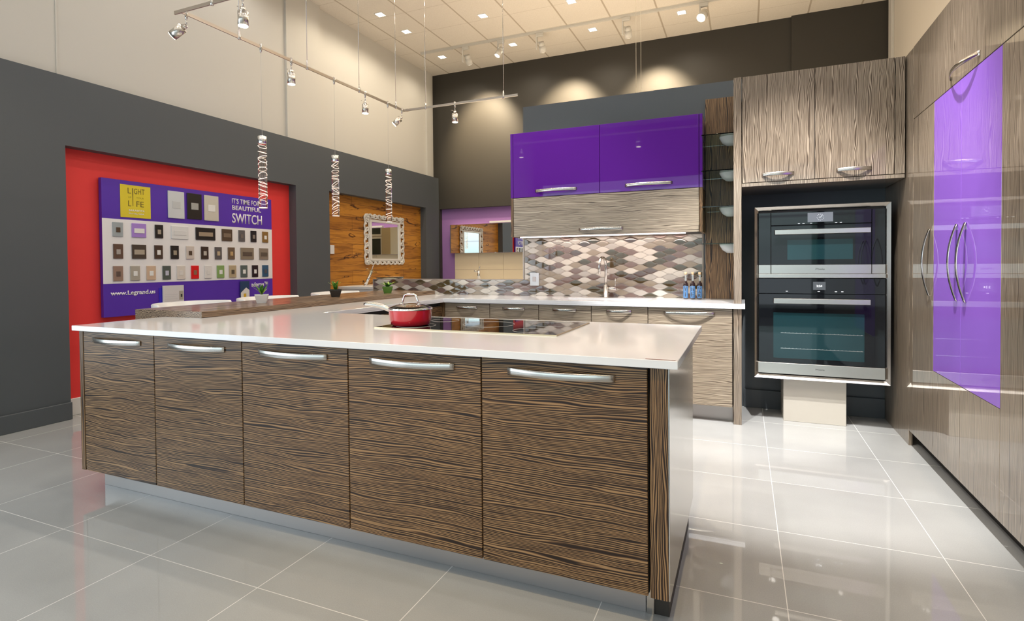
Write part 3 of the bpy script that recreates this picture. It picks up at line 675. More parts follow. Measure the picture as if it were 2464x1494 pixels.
hd.cyl((pc[0] - .05, pc[1], pc[2] + .100), (pc[0] - .05, pc[1], pc[2] + .110), .012); hd.cyl((pc[0] + .05, pc[1], pc[2] + .100), (pc[0] + .05, pc[1], pc[2] + .109), .012)
hd.build('lid_handle', M_chrome, ld)
a0 = Vector((-.95, -.12, 0)).normalized()
P = [Vector(pc) + a0 * q + Vector((0, 0, h_)) for q, h_ in ((R_ * .97, .068), (R_ * 1.15, .078), (.16, .092), (.20, .099), (.245, .102), (.262, .100))]
MB().tube(P, lambda t: .009 + .005 * math.sin(PI * min(t * 1.15, 1)) if t < .95 else .009, 10).build('handle', M_steel, r)

# ------------------------------------------------------------------ small plants
def leafy(m, base, n, L, w, spread, rnd, up=.8, tip=1):
    for k in range(n):
        a = 2 * PI * k / n + rnd.uniform(-.3, .3); ln = L * rnd.uniform(.85, 1.35); sp = spread * rnd.uniform(.5, 1.2)
        t = bmesh.new(); rows = []; N = 6
        for i in range(N + 1):
            f = i / N; rad = sp * ln * (f ** 1.3); z = ln * up * (f - .28 * sp * f * f)
            c = Vector(base) + Vector((math.cos(a) * rad, math.sin(a) * rad, z)); s_ = Vector((-math.sin(a), math.cos(a), 0)) * w * math.sin(PI * (f * .86 + .12)) ** .8
            rows.append((t.verts.new(c - s_), t.verts.new(c + Vector((math.cos(a), math.sin(a), 0)) * -.15 * w), t.verts.new(c + s_)))
        for A, Bq in zip(rows, rows[1:]):
            for q in range(2):
                f_ = t.faces.new((A[q], A[q + 1], Bq[q + 1], Bq[q])); f_.smooth = True
                f_.material_index = 0
        for f_ in t.faces: pass
        me = bpy.data.meshes.new('t'); t.to_mesh(me); t.free(); m.bm.from_mesh(me); bpy.data.meshes.remove(me)
M_leaf = mat('leaf_green', (.055, .22, .025), .4); M_leafL = mat('leaf_lime', (.33, .50, .07), .4); M_soil = mat('potting_soil', (.02, .014, .01), .9)
def plant(x, y, pm, label, kind, w=.052):
    z = ZC1 + .0388; r = thing('potted_plant', label, 'plant', (x, y, z), 'small potted plants on the breakfast bar'); rnd = random.Random(int(y * 100))
    m = MB(); t = bmesh.new(); hb, ht, H = w * .68, w, .058
    vs_ = [[t.verts.new((x + sx_ * q, y + sy_ * q, z + zz)) for sx_, sy_ in ((-1, -1), (1, -1), (1, 1), (-1, 1))] for q, zz in ((hb, 0), (ht, H), (ht, H + .006), (ht - .005, H + .006), (ht - .006, H - .004))]
    t.faces.new(vs_[0][::-1])
    for A, Bq in zip(vs_, vs_[1:]):
        for k in range(4): t.faces.new((A[k], A[(k + 1) % 4], Bq[(k + 1) % 4], Bq[k]))
    t.faces.new(vs_[-1]); bmesh.ops.bevel(t, geom=[e for e in t.edges if abs((e.verts[0].co - e.verts[1].co).z) > .03], offset=.006, segments=2, affect='EDGES')
    m._merge(t); m.build('pot', pm, r)
    MB().box(x - ht + .008, x + ht - .008, y - ht + .008, y + ht - .008, z + H - .006, z + H - .001).build('soil', M_soil, r)
    if kind == 0:
        m = MB(); leafy(m, (x, y, z + H - .003), 9, .095, .008, .55, rnd); leafy(m, (x, y, z + H - .003), 7, .085, .009, .2, rnd); m.build('foliage', M_leaf, r)
        m = MB(); leafy(m, (x, y, z + H - .003), 6, .088, .0045, .75, rnd); m.build('pale_leaves', M_leafL, r)
    elif kind == 1:
        m = MB(); leafy(m, (x, y, z + H - .003), 7, .085, .017, .35, rnd, .95); m.build('foliage', M_leaf, r)
        m = MB(); leafy(m, (x, y, z + H + .01), 6, .07, .013, .62, rnd, .8); m.build('pale_leaves', M_leafL, r)
    else:
        m = MB(); leafy(m, (x, y, z + H - .003), 9, .075, .013, .9, rnd, .7); m.build('foliage', M_leaf, r)
        m = MB(); leafy(m, (x, y, z + H + .004), 8, .08, .011, .95, rnd, .62); m.build('pale_leaves', M_leafL, r)
    r.rotation_euler = (0, 0, math.atan2(-x, y))
plant(-3.27, 2.985, mat('white_ceramic', (.80, .79, .78), .3, coat=.5), 'spiky green plant in a white square pot at the near end of the bar', 0, .048)
plant(-3.26, 3.765, mat('black_ceramic', (.012, .012, .013), .3, coat=.5), 'leafy green succulent in a black square pot on the middle of the bar', 1, .050)
plant(-3.19, 4.42, mat('green_ceramic', (.10, .24, .035), .3, coat=.5), 'low rosette plant in a green pot at the far end of the bar', 2, .050)

# ------------------------------------------------------------------ bar stools
def stool(x, y, label):
    r = thing('bar_stool', label, 'stool', (x, y, 0), 'white bar stools')
    m = MB(); t = bmesh.new(); rows = []
    for i in range(19):
        a = -PI * .80 / 2 * 1.25 + PI * i / 18   # wraps round the far side
        a = PI / 2 + (i / 18 - .5) * PI * 1.25
        ca_, sa_ = math.cos(a + PI / 2), math.sin(a + PI / 2)
        h = .665 + (.265 if 2 <= i <= 16 else (.16 if i in (1, 17) else .06))
        rows.append([t.verts.new((x + ca_ * q * .27, y + sa_ * q * .30, z)) for q, z in ((.62, .63), (.88, .655), (1.0, .72), (1.06, h), (1.03, h + .006), (.96, h - .002), (.94, .73), (.84, .675), (.62, .648))])
    for A, Bq in zip(rows, rows[1:]):
        for k in range(8):
            f = t.faces.new((A[k], A[k + 1], Bq[k + 1], Bq[k])); f.smooth = True
    bmesh.ops.recalc_face_normals(t, faces=t.faces); m._merge(t); m.build('backrest', M_stool, r)
    MB().lathe([(0, .625), (.17, .625), (.235, .64), (.245, .655), (.22, .665), (.12, .655), (0, .652)], (x, y, 0), 32).build('seat', M_stool, r)
    for sx_, sy_ in ((-1, -1), (-1, 1), (1, -1), (1, 1)):
        MB().cyl((x + sx_ * .20, y + sy_ * .20, 0), (x + sx_ * .11, y + sy_ * .11, .63), .011, .012, 12).build('leg', M_nickel, r)
    MB().tube([(x + .165 * math.cos(a) * 1.3, y + .165 * math.sin(a) * 1.3, .26) for a in [PI / 4 + PI / 2 * i for i in range(4)]], .008, 8, closed=True).build('footrest', M_nickel, r)
stool(-3.97, 3.00, 'white bar stool nearest the camera, its rim showing over the bar')
stool(-3.93, 3.72, 'white bar stool in the middle, behind the white plant pot')
stool(-3.93, 4.62, 'white bar stool farthest along the bar, behind the black plant pot')

# ------------------------------------------------------------------ display board of switches
XS = -5.05
r = thing('display_board', 'violet and white showroom board of switch plates on the red wall', 'display board', (XS, 3.86, .786))
MB().box(-5.088, XS, 2.943, 4.769, .786, 1.987, .001).build('panel', M_signp, r)
MB().box(-5.10, -5.088, 3.1, 4.6, .9, 1.85).build('mounting_frame', M_dark, r)
MB().box(XS - .001, XS + .0008, 2.9431, 4.7689, 1.075, 1.641).build('white_field', M_signw, r)
PS = lambda u, w, d: (XS + .0009 + d, u, w)
def tx(s, a, b, c, d, m=M_text, bold=.0): text(s, 'lettering', m, r, a, b, c, d, PS, .0008, bold)
tx("IT'S TIME FOR A", 4.237, 4.655, 1.893, 1.950, bold=.012); tx('BEAUTIFUL', 4.239, 4.618, 1.824, 1.874, bold=.025); tx('SWITCH', 4.237, 4.630, 1.683, 1.790, bold=.012)
tx('www.Legrand.us', 2.999, 3.391, .960, 1.010, bold=.03); tx('adorne\u2122', 4.47, 4.699, .988, 1.040, bold=.03)
po = MB().box(XS, XS + .004, 3.094, 3.361, 1.661, 1.951, .001).build('poster', M_yellow, r)
PP = lambda u, w, d: (XS + .0042 + d, u, w)
def tp(s, a, b, c, d, m=M_ytext, bold=0): text(s, 'lettering', m, po, a, b, c, d, PP, .0006, bold)
tp('L', 3.158, 3.186, 1.875, 1.925); tp('GHT', 3.212, 3.307, 1.875, 1.925); tp('UP', 3.162, 3.190, 1.834, 1.850, mat('olive_print', (.42, .35, .02), .5)); tp('YOUR', 3.232, 3.300, 1.834, 1.850, mat('olive_print', (.42, .35, .02), .5))
tp('L', 3.160, 3.186, 1.762, 1.812); tp('FE', 3.232, 3.298, 1.762, 1.812); tp('SARASOTA', 3.165, 3.305, 1.718, 1.734, M_text, .02); tp('Florida, USA', 3.165, 3.300, 1.690, 1.704, M_text, .01)
MB().prism([(XS + .0046, 3.196, 1.925), (XS + .0046, 3.205, 1.925), (XS + .0046, 3.203, 1.765), (XS + .0046, 3.199, 1.765)], (.0004, 0, 0)).build('lettering', M_ytext, po)
def plate(y0, y1, z1, z0, c, ci, wide=False, big=False, gang=1):
    p = MB().box(XS + .0008, XS + .010, y0, y1, z0, z1, .002).build('switch_plate', mat('plate', c, .35, bump=.05), r)
    w = y1 - y0; h = z1 - z0; cy, cz = (y0 + y1) / 2 , (z0 + z1) / 2 - (.004 if not big else .0)
    iw = w * (.42 if not wide else .72); ih = h * (.34 if not big else .26)
    if big: iw = w * .5
    MB().box(XS + .010, XS + .013, cy - iw / 2, cy + iw / 2, cz - ih / 2, cz + ih / 2, .001).build('switch_insert', mat('insert', ci, .3), p)
Wt = (.80, .80, .78); Br = (.10, .065, .04); Dk = (.022, .018, .016); Tn = (.40, .34, .26); Gy = (.12, .12, .12); Be = (.55, .50, .40)
for q, c, ci in (((3.524, 3.689, 1.945, 1.685), (.62, .65, .68), (.55, .57, .58)), ((3.72, 3.876, 1.945, 1.691), Dk, (.4, .4, .38)), ((3.904, 4.068, 1.945, 1.688), (.60, .57, .50), Wt)):
    plate(*q, c, ci, big=True)
R1 = [((3.025, 3.11), (.36, .40, .42), Br), ((3.186, 3.313), (.40, .24, .66), Wt), ((3.395, 3.472), Dk, Tn), ((3.553, 3.727), (.74, .74, .74), (.70, .70, .70)), ((3.806, 4.025), Dk, (.36, .28, .20)),
      ((4.103, 4.229), Br, (.22, .16, .11)), ((4.31, 4.391), (.13, .12, .12), (.18, .15, .13)), ((4.468, 4.545), Dk, (.24, .20, .16)), ((4.627, 4.709), (.26, .15, .04), Wt)]
R2 = [((3.026, 3.107), (.13, .075, .05), (.40, .36, .33)), ((3.183, 3.31), (.075, .055, .04), (.42, .36, .28)), ((3.386, 3.465), (.075, .045, .03), Wt), ((3.543, 3.624), Dk, (.36, .30, .22)), ((3.70, 3.784), (.62, .55, .50), Br),
      ((3.861, 3.943), (.05, .03, .02), (.5, .46, .4)), ((4.017, 4.098), (.11, .10, .10), (.5, .4, .26)), ((4.173, 4.257), (.16, .11, .07), (.5, .34, .16)), ((4.332, 4.505), (.26, .21, .15), (.12, .09, .065)), ((4.582, 4.707), (.26, .21, .16), (.12, .10, .07))]
R3 = [((3.021, 3.103), (.32, .21, .16), (.12, .08, .065)), ((3.166, 3.25), (.42, .38, .32), Wt), ((3.31, 3.395), (.62, .45, .32), Wt), ((3.461, 3.54), (.09, .11, .095), (.5, .5, .6)), ((3.601, 3.687), (.70, .64, .58), (.74, .70, .66)), ((3.75, 3.832), (.72, .01, .01), (.26, .14, .08)),
      ((3.896, 3.977), (.74, .72, .70), (.70, .68, .66)), ((4.038, 4.124), (.24, .38, .12), Wt), ((4.184, 4.272), (.46, .37, .23), (.10, .08, .05)), ((4.329, 4.416), (.10, .13, .12), Wt), ((4.479, 4.56), (.022, .012, .012), Wt), ((4.621, 4.705), (.035, .10, .19), (.09, .09, .11))]
for R, z1, z0 in ((R1, 1.612, 1.487), (R2, 1.421, 1.293), (R3, 1.229, 1.098)):
    for (a, b), c, ci in R: plate(a, b, z1, z0, c, ci, wide=(b - a) > .1)
# literature in front of the board
r = thing('brochure_stand', 'clear holder with a pale printed leaflet at the foot of the board', 'leaflet', (XS + .03, 3.55, .83))
MB().box(XS + .001, XS + .006, 3.425, 3.66, .80, 1.02).build('backing', mat('blue_acrylic', (.05, .03, .55), .2), r)
MB().box(XS + .010, XS + .022, 3.450, 3.658, .80, 1.040, .001).build('leaflet', mat('leaflet_paper', (.68, .66, .66), .5), r)
m = MB(); m.box(XS + .0222, XS + .0226, 3.608, 3.652, .90, .985)
m.build('printed_photo', mat('tan_print', (.42, .38, .32), .5), r)
MB().box(XS + .0228, XS + .0232, 3.624, 3.640, .925, .955).build('printed_mark', M_dark, r)
m = MB()
for k in range(5): m.box(XS + .0222, XS + .0225, 3.468, 3.468 + (.11 if k % 2 else .125), .955 - k * .022, .957 - k * .022)
m.build('print_lines', mat('grey_print', (.5, .49, .52), .6), r)
r = thing('brochure', 'narrow colourful brochure with a white house picture beside the board lettering', 'leaflet', (XS + .02, 4.37, .84))
MB().box(XS + .010, XS + .018, 4.312, 4.430, .80, 1.056, .001).build('cover', mat('night_print', (.02, .055, .13), .4), r)
MB().prism([(XS + .0184, 4.316, .80), (XS + .0184, 4.428, .80), (XS + .0184, 4.428, .955), (XS + .0184, 4.385, .985), (XS + .0184, 4.316, .93)], (.0004, 0, 0)).build('house_picture', mat('paper_white', (.75, .73, .70), .5), r)
MB().box(XS + .0189, XS + .0193, 4.352, 4.385, .86, .92).build('door_picture', mat('amber_print', (.70, .42, .02), .5), r)

# ------------------------------------------------------------------ plank niche: ornate mirror, vanity, faucet, switch
XM = -5.10
r = thing('ornate_mirror', 'white carved square mirror on the wooden plank wall', 'mirror', (XM, 7.0, 1.23))
ya, yb, za, zb = 6.50, 7.50, 1.238, 1.985
gy0, gy1, gz0, gz1 = 6.655, 7.345, 1.318, 1.862
MB().box(XM + .012, XM + .018, gy0 - .01, gy1 + .01, gz0 - .01, gz1 + .01).build('mirror_glass', M_mirror, r)
m = MB()
def ring(y0, y1, z0, z1, w, x0, x1):
    m.cells([y0, y0 + w, y1 - w, y1], [z0, z0 + w * .8, z1 - w * .8, z1], lambda i, j: not (i == 1 and j == 1), x0, x1, 'yzx')
ring(gy0 - .032, gy1 + .032, gz0 - .026, gz1 + .026, .032, XM + .004, XM + .032)
ring(gy0 - .046, gy1 + .046, gz0 - .037, gz1 + .037, .014, XM + .004, XM + .024)
def scroll(y, z, s, ang, fl, x=XM + .018):
    P = []
    for i in range(20):
        f = i / 19; a = ang + fl * f * 2 * PI * 1.15; q = s * (1 - .78 * f); P.append((x + .006 * f, y + q * math.cos(a), z + q * math.sin(a) * .85))
    m.tube(P, lambda t: .013 - .006 * t, 7)
bw, bh = (gy0 - .046 - ya), (gz0 - .037 - za)
def edge(p0, p1, out, n, wdt):
    p0, p1 = Vector(p0), Vector(p1); L = (p1 - p0).length; d = (p1 - p0) / L
    for k in range(n):
        c = p0 + d * L * (k + .5) / n; s = L / n
        scroll(c.x + d.x * s * .12, c.y + d.y * s * .12, min(s * .34, wdt * .42), math.atan2(out[1], out[0]) + (.6 if k % 2 else -.6), 1 if k % 2 else -1)
        cc2 = p0 + d * L * (k) / n
        m.sphere((XM + .016, cc2.x + out[0] * wdt * .18, cc2.y + out[1] * wdt * .18), .020, (.6, 1.15, .9), 10)
    P = []
    N = n * 6
    for k in range(N + 1):
        f = k / N; c = p0 + d * L * f + Vector(out) * (wdt * .40 + .008 * math.sin(f * n * 2 * PI)); P.append((XM + .014, c.x, c.y))
    m.tube(P, .0135, 7)
    P = []
    for k in range(N + 1):
        f = k / N; c = p0 + d * L * f - Vector(out) * (wdt * .40 + .004 * math.sin(f * n * 2 * PI)); P.append((XM + .014, c.x, c.y))
    m.tube(P, .010, 7)
my, mz = (ya + gy0 - .046) / 2, (za + gz0 - .037) / 2; my2, mz2 = (yb + gy1 + .046) / 2, (zb + gz1 + .037) / 2
edge((my, mz), (my2, mz), (0, -1), 8, bh * 1.1); edge((my2, mz2), (my, mz2), (0, 1), 8, bh * 1.3)
edge((my2, mz), (my2, mz2), (1, 0), 6, bw); edge((my, mz2), (my, mz), (-1, 0), 6, bw)
for cy_, cz_ in ((my, mz), (my2, mz), (my, mz2), (my2, mz2)):
    m.sphere((XM + .014, cy_, cz_), .05, (.35, 1, .75), 14); scroll(cy_, cz_, .035, 0, 1, XM + .03)
m.build('carved_frame', mat('white_lacquer', (.80, .77, .72), .35), r)
r = thing('wash_stand', 'low white wash stand against the plank wall behind the bar', 'vanity', (-4.75, 6.6, 0))
MB().box(-5.09, -4.50, 5.95, 7.45, 0, .90, .003).build('body', M_whitep, r)
MB().box(-5.09, -4.48, 5.93, 7.47, .90, .935, .003).build('top', M_whitep, r)
bc = (-4.72, 6.50, .9352)
r = thing('vessel_basin', 'clear glass vessel basin on the white wash stand', 'basin', bc)
MB().lathe([(0, .006), (.06, .008), (.15, .05), (.20, .11), (.206, .112), (.206, .116), (.198, .116), (.145, .056), (.06, .016), (0, .014)], (bc[0], bc[1] + .1, bc[2] - .005), 40).build('bowl', M_glass, r)
fb = Vector((-4.86, 6.22, .9353))
r = thing('basin_faucet', 'leaning chrome faucet with a round glass disc above the wash stand', 'faucet', fb)
tp_ = fb + Vector((.03, .10, .20))
m = MB(); m.cyl(fb, fb + Vector((0, 0, .012)), .03); m.cyl(fb + Vector((0, 0, .01)), tp_, .021, .021, 16); m.build('column', M_chrome, r)
dv = (tp_ - fb).normalized(); rot = Vector((.15, .35, 1)).to_track_quat('Z', 'Y').to_matrix().to_4x4()
m = MB(); t = bmesh.new(); bmesh.ops.create_cone(t, cap_ends=True, segments=32, radius1=.085, radius2=.085, depth=.006)
bmesh.ops.transform(t, matrix=Matrix.Translation(tp_ + Vector((0, 0, .006))) @ rot, verts=t.verts); m._merge(t); m.build('glass_disc', M_glass, r)
MB().cyl(tp_ + Vector((0, 0, .01)), tp_ + Vector((.012, .04, .105)), .006).build('lever', M_chrome, r)
tag(MB().box(-5.0995, -5.090, 5.79, 5.87, 1.375, 1.495, .002).build('wall_switch', M_plate_w, None, (-5.095, 5.83, 1.37)), 'white wall switch at the left edge of the plank wall', 'switch')
# outlet on mosaic
r = thing('wall_outlet', 'pale outlet plate on the mosaic left of the faucet', 'outlet', (-1.875, 4.986, 1.006))
MB().box(-1.921, -1.829, 4.977, 4.987, 1.006, 1.131, .002).build('plate', mat('blue_white_plastic', (.58, .64, .70), .3), r)
MB().box(-1.893, -1.857, 4.974, 4.977, 1.047, 1.092, .001).build('socket', mat('silver_insert', (.45, .44, .46), .3), r)

# ------------------------------------------------------------------ lavender alcove
YA = YB + .08
r = thing('mirror_cabinet', 'wide frameless mirror cabinet on the lavender alcove wall', 'mirror', (-4.1, YA - .06, 1.42))
MB().box(-4.76, -3.30, YA - .075, YA - .001, 1.425, 1.915, .001).build('body', M_whitep, r)
MB().box(-4.765, -3.30, YA - .083, YA - .075, 1.42, 1.918, .001).build('mirror_door', M_mirror, r)
r = thing('vanity_light', 'slim white light bar on top of the alcove mirror', 'light', (-3.6, YA - .1, 1.93))
MB().box(-3.98, -3.25, YA - .12, YA - .06, 1.922, 1.955, .002).build('housing', M_whitep, r)
r = thing('splashback', 'cream tiled splash panel below the alcove mirror', 'splashback', (-4.0, YA - .03, .9))
m = MB()
for i in range(4):
    for j in range(3):
        a = -4.71 + i * .47; m.box(a, a + .4675, YA - .018, YA - .001, .55 + j * .290, .5475 + (j + 1) * .290, .001)
m.build('tiles', mat('cream_tile', (.70, .60, .44), .3), r)
r = thing('wash_stand', 'white wash stand under the cream tiles in the lavender alcove', 'vanity', (-4.1, YA - .3, 0))
MB().box(-4.70, -3.30, YA - .50, YA - .02, 0, .95, .004).build('body', M_whitep, r)
fq = Vector((-4.17, YA - .16, .9503))
r = thing('basin_faucet', 'small dark faucet in front of the cream tiles', 'faucet', fq)
m = MB(); m.cyl(fq, fq + Vector((0, 0, .17)), .028, .024); m.cyl(fq + Vector((0, 0, .13)), fq + Vector((-.02, -.12, .16)), .012); m.build('body', M_chrome, r)
MB().cyl(fq + Vector((0, 0, .17)), fq + Vector((.03, -.02, .235)), .008).build('lever', M_chrome, r)

# ------------------------------------------------------------------ bottles
M_bottle = mat('dark_vinegar_glass', (.012, .004, .006), .04, coat=1); M_cork = mat('cork', (.60, .40, .24), .8); M_lab = mat('blue_label', (.06, .15, .31), .5); M_neck = mat('bottle_neck_glass', (.7, .75, .75), .02, trans=.7, ior=1.3)
for k, (bx, letters, lab) in enumerate(((-.455, 'VI', 'slim dark bottle lettered VI, left one of the three'), (-.398, 'NE', 'slim dark bottle lettered NE, middle one of the three'), (-.342, 'GAR', 'slim dark bottle lettered GAR, right one of the three'))):
    by, z = 4.845, ZC1 + .0006
    r = thing('vinegar_bottle', lab, 'bottle', (bx, by, z), 'vinegar bottles beside the sink')
    MB().lathe([(0, 0), (.019, 0), (.0215, .004), (.0215, .118), (.019, .134), (.0095, .150), (.0085, .156)], (bx, by, z), 24).build('glass_body', M_bottle, r)
    MB().lathe([(.0085, .156), (.0082, .198), (.0105, .200), (.0105, .207), (0, .207)], (bx, by, z), 20).build('neck', M_neck, r)
    MB().lathe([(0, .204), (.008, .204), (.0105, .214), (.0115, .228), (0, .230)], (bx, by, z), 16).build('cork', M_cork, r)
    t = bmesh.new(); rr = .0221; prev = None
    for i in range(13):
        a = -PI / 2 + (i / 12 - .5) * 2.2; q = [t.verts.new((bx + rr * math.cos(a), by + rr * math.sin(a), z + zz)) for zz in (.012, .112)]
        if prev: t.faces.new((prev[0], q[0], q[1], prev[1]))
        prev = q
    lb = MB()._merge(t).build('label', M_lab, r); n_ = len(letters)
    for i, chh in enumerate(letters):
        hh = .095 / n_; z1 = z + .110 - i * hh; wd = .010 if chh != 'I' else .0025
        text(chh, 'lettering', M_dark, lb, bx - wd, bx + wd, z1 - hh * .84, z1, lambda u, w, d: (u, by - math.sqrt(max(rr * rr - (u - bx) ** 2, 0)) - .0004 - d, w), .0004, .02)

# ------------------------------------------------------------------ rail lighting
ZR = 2.846; XRl = -3.305; Y1, Y2 = 2.42, 4.90
r = thing('light_rail', 'brushed nickel U-shaped light rail hung from the ceiling on thin rods', 'light rail', (XRl, 3.6, ZR))
m = MB(); hw, hh = .004, .011
m.box(XRl - .06, XRl - hw, Y1 - hw, Y1 + hw, ZR - hh, ZR + hh); m.box(XRl - hw, XRl + hw, Y1 - hw, Y2 + hw, ZR - hh, ZR + hh); m.box(XRl + hw, -.2, Y1 - hw, Y1 + hw, ZR - hh, ZR + hh); m.box(XRl + hw, -2.003, Y2 - hw, Y2 + hw, ZR - hh, ZR + hh)
m.box(XRl + .03, XRl + .06, Y2 - .008, Y2 + .008, ZR - .012, ZR + .012)
m.build('rail', mat('satin_nickel', (.60, .54, .48), .3, 1), r)
for (x, y) in ((XRl, 2.857), (XRl, 3.515), (XRl, 4.175), (XRl, 4.76), (-3.035, Y2), (-2.153, Y2), (-3.025, Y1), (-1.6, Y1), (-.5, Y1)):
    q = MB(); q.cyl((x, y, ZR + .03), (x, y, ZC - .012), .0028, seg=8); q.cyl((x, y, ZC - .012), (x, y, ZC - .0005), .03, seg=20)
    q.build('hanger_rod', M_nickel, r)
    MB().lathe([(0, -.018), (.010, -.016), (.011, .0), (.009, .03), (.005, .06), (0, .062)], (x, y, ZR), 12).build('clamp', M_nickel, r)
M_spot = mat('spot_housing', (.70, .66, .60), .24, 1)
def spot(p, aim, label, e=0, vis=True, drop=.075, Lh=.085, rad=.030):
    p = Vector(p); r = thing('rail_spotlight', label, 'spotlight', p, 'spotlights on the light rail')
    MB().lathe([(0, .020), (.008, .018), (.0115, 0), (.009, -.025), (.006, -.04), (0, -.04)], tuple(p), 12).build('clip', M_nickel, r)
    j = p + Vector((0, 0, -drop)); aim = Vector(aim).normalized()
    MB().cyl(p + Vector((0, 0, -.03)), j, .0045, seg=10).build('stem', M_nickel, r)
    h = MB(); b = j + aim * .012; h.cyl(b - aim * .012, b + aim * .018, .014, .016, 20); h.cyl(b + aim * .016, b + aim * (.016 + Lh), rad, rad, 28); h.cyl(j - aim * .002 + Vector((-.02, 0, .004)), j + Vector((-.048, 0, .014)), .002)
    hd_ = h.build('housing', M_spot, r)
    f = b + aim * (.016 + Lh)
    MB().cyl(f + aim * .0004, f + aim * .002, rad * .92, rad * .92, 28).build('lamp_face', M_lit, hd_)
    lamp('rail_spot_light', 'SPOT', f + aim * .012, e or 18, WARM, f + aim, .02, angle=1.5, blend=.9)
spot((XRl + .025 - .025, 2.455, ZR), (-.72, -.30, -.55), 'rail spotlight tilted left at the near corner of the rail', 10)
spot((-2.765, Y1, ZR), (0, 0, -1), 'rail spotlight hanging at the top edge on the near cross rail', 18)
spot((XRl, 3.342, ZR), (0, 0, -1), 'rail spotlight between the first two glass pendants', 18)
spot((XRl, 4.262, ZR), (0, 0, -1), 'rail spotlight between the second and third glass pendants', 18)
spot((XRl, 4.868, ZR), (-.62, -.35, -.68), 'rail spotlight tilted left at the far corner of the rail', 10)
spot((-2.690, Y2, ZR), (0, 0, -1), 'rail spotlight on the far cross rail in front of the charcoal wall', 18)
spot((-1.2, Y1, ZR), (0, 0, -1), 'rail spotlight above the cooktop, beyond the top of the frame', 12)
spot((-.3, Y1, ZR), (.25, .5, -.8), 'rail spotlight above the end of the island, beyond the top of the frame', 18)

# pendants
M_pg = mat('crystal_glass', (1, .96, .94), .0, trans=1, ior=1.07)
M_coil = mat('lit_crystal_coil', (.95, .85, .80), .15, metal=.2, emit=(1, .82, .68), es=1.3)
M_wire = mat('fine_mesh', (.75, .65, .60), .2, 1)
def pendant(y, seed, label):
    rnd = random.Random(seed); x = XRl; zt, zb_ = 2.182, 1.648
    r = thing('pendant_lamp', label, 'pendant', (x, y, zt), 'crystal tube pendants above the bar')
    MB().lathe([(0, .022), (.008, .02), (.0115, 0), (.009, -.03), (.004, -.045), (0, -.045)], (x, y, ZR), 12).build('clip', M_nickel, r)
    MB().cyl((x, y, zt), (x, y, ZR - .03), .0014, seg=6).build('cord', mat('grey_cord', (.55, .53, .50), .5), r)
    MB().lathe([(0, .002), (.028, .002), (.031, 0), (.031, -.052), (.029, -.056), (0, -.056)], (x, y, zt), 28).build('cap', M_chrome, r)
    MB().lathe([(.030, 0), (.030, -(zt - .057 - zb_)), (.0, -(zt - .057 - zb_) ), (0, -(zt - .062 - zb_)), (.0275, -(zt - .062 - zb_)), (.0275, 0)], (x, y, zt - .057), 28).build('glass_tube', M_pg, r)
    m = MB(); z = zt - .075
    while z > zb_ + .03:
        tl = rnd.uniform(-.022, .022); tl2 = rnd.uniform(-.010, .010)
        m.tube([(x + .0302 * math.cos(a), y + .0302 * math.sin(a), z + tl * math.cos(a) + tl2 * math.sin(a)) for a in [2 * PI * i / 20 for i in range(20)]], .0016, 5, closed=True)
        z -= rnd.uniform(.022, .048)
    m.tube([(x + .028 * math.cos(a), y + .028 * math.sin(a), zb_ + .004) for a in [2 * PI * i / 20 for i in range(20)]], .003, 5, closed=True)
    m.build('coil_rings', M_coil, r)
    m = MB()
    for k in range(10):
        a = 2 * PI * k / 10; m.cyl((x + .021 * math.cos(a), y + .021 * math.sin(a), zb_ + .01), (x + .021 * math.cos(a), y + .021 * math.sin(a), zt - .058), .0005, seg=4)
    for k in range(20):
        z = zb_ + .02 + k * .0224; m.tube([(x + .021 * math.cos(a), y + .021 * math.sin(a), z) for a in [2 * PI * i / 8 for i in range(8)]], .0004, 3, closed=True)
    m.build('inner_mesh', M_wire, r)
pendant(3.045, 1, 'crystal tube pendant nearest the camera, in front of the violet board')
pendant(3.835, 2, 'crystal tube pendant in the middle, at the left edge of the plank wall')
pendant(4.620, 3, 'crystal tube pendant farthest away, in front of the carved mirror')

# ------------------------------------------------------------------ ceiling lights
rl = {(-4.476, 6.114): 'nearest the cream wall, highest in the photo', (-4.46, 6.707): 'second along the cream wall', (-4.479, 7.751): 'nearest the left back corner', (-3.238, 6.705): 'beside the thin far hanger rod, second row',
      (-3.244, 7.757): 'of the last row, above the first washed wall patch', (-1.993, 7.734): 'of the last row, third from the left', (-.766, 7.70): 'of the last row, nearest the right', (-2.03, 6.80): 'cut by the top edge of the photo'}
first = None
for (x, y), lb in rl.items():
    if first is None:
        o = thing('recessed_light', '', 'ceiling light', (x, y, ZC), 'square recessed ceiling lights')
        MB().cells([x - .062, x - .05, x + .05, x + .062], [y - .062, y - .05, y + .05, y + .062], lambda i, j: not (i == 1 and j == 1), ZC - .004, ZC - .0003, 'xyz').build('frame', M_whitep, o)
        MB().box(x - .05, x + .05, y - .05, y + .05, ZC - .003, ZC - .0005).build('lens', M_lit2, o); first = o
    else:
        o = dup(first); o.location = (x, y, ZC)
    o['label'] = 'small square recessed ceiling light ' + lb
for (x, y) in RL_OUT:
    o = dup(first); o.location = (x, y, ZC); o['label'] = 'square recessed light in the ceiling part above the photo frame'; o['group'] = 'recessed lights above the photo frame'
YT = 7.455
r = thing('light_track', 'long white ceiling track in front of the charcoal wall', 'light track', (-2.5, YT, ZC))
MB().box(-4.69, .75, YT - .017, YT + .017, ZC - .034, ZC - .0005, .001).build('channel', M_creamL, r)
for x in (-4.14, -3.52, -2.29, -1.06): MB().box(x - .012, x + .012, YT - .02, YT + .02, ZC - .037, ZC - .034).build('coupler', M_creamL, r)
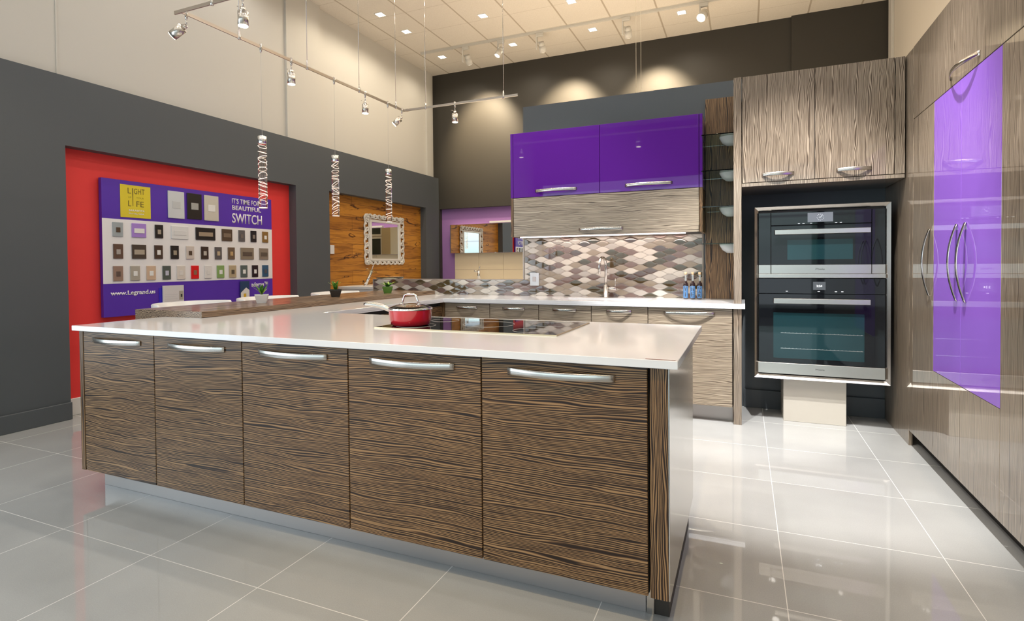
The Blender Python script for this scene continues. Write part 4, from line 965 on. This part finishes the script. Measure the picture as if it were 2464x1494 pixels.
def head(x, aim, label, lit, rad=.05):
    r = thing('track_spotlight', label, 'spotlight', (x, YT, ZC - .035), 'white spotlights on the ceiling track'); aim = Vector(aim).normalized()
    m = MB(); m.box(x - .055, x + .055, YT - .02, YT + .02, ZC - .085, ZC - .0355, .004); m.box(x - .055, x - .035, YT - .02, YT + .02, ZC - .27, ZC - .085, .003)
    m.build('adapter', M_creamL, r)
    j = Vector((x + .015, YT + (.02 if not lit else -.01), ZC - .16))
    h = MB(); h.cyl(j, j + aim * .05, rad * .8, rad * .95, 24); h.cyl(j + aim * .05, j + aim * .14, rad, rad, 24); h.cyl((x - .035, YT, ZC - .16), tuple(j), .008)
    hh_ = h.build('housing', M_creamL, r)
    MB().cyl(j + aim * .1402, j + aim * .142, rad * .88, rad * .88, 24).build('lamp_face', M_lit, hh_)
head(-3.90, (.0, .62, -.78), 'white track spotlight leftmost, aimed at the wall', False)
head(-3.31, (-.35, -.35, -.85), 'white track spotlight second from the left, its lit face showing', True, .042)
head(-2.70, (.0, .62, -.78), 'white track spotlight third from the left, aimed at the wall', False)
head(-1.46, (.0, .62, -.78), 'white track spotlight fourth from the left, aimed at the wall', False)
head(-.47, (-.3, -.62, -.72), 'white track spotlight farthest right, glaring toward the room', True, .058)
# hanging board on two thin cables behind the partition
xx = -1.115 - .03
r = thing('hanging_sign', 'board hung on two thin pale cables in front of the charcoal back wall', 'sign', (-1.0, 5.6, 2.0))
for cx_ in (-1.025, -.975): MB().cyl((cx_, 5.75, 2.3), (cx_, 5.75, ZC - .001), .0022, seg=6).build('cable', mat('pale_cable', (.62, .55, .42), .4), r)
MB().box(-1.3, -.7, 5.74, 5.76, 1.9, 2.3).build('board', M_whitep, r)
# glazed display cupboard on the back of the partition (seen in the carved mirror)
r = thing('display_cupboard', 'cream cupboard with dark glazed doors on the back of the slate partition', 'cupboard', (-1.4, 5.3, 0))
MB().box(-1.76, -.60, 5.122, 5.44, 0, 2.62, .003).build('body', mat('cream_lacquer', (.55, .45, .25), .4), r)
MB().box(-2.03, -1.762, 5.122, 5.50, 0, 2.62, .003).build('side_board', mat('tan_lacquer', (.50, .38, .18), .35), r)
M_smk = mat('smoked_pane', (.05, .055, .035), .08); M_cf = mat('cream_frame', (.66, .60, .42), .4)
for k in range(2):
    for j in range(4):
        a = -1.755 + k * .575; z = .1 + j * .62
        f = MB().cells([a, a + .05, a + .52, a + .57], [z, z + .05, z + .555, z + .605], lambda i, q: not (i == 1 and q == 1), 5.4405, 5.462, 'xzy').build('door', M_cf, r)
        MB().box(a + .05, a + .52, 5.445, 5.452, z + .05, z + .555).build('pane', M_smk, f)
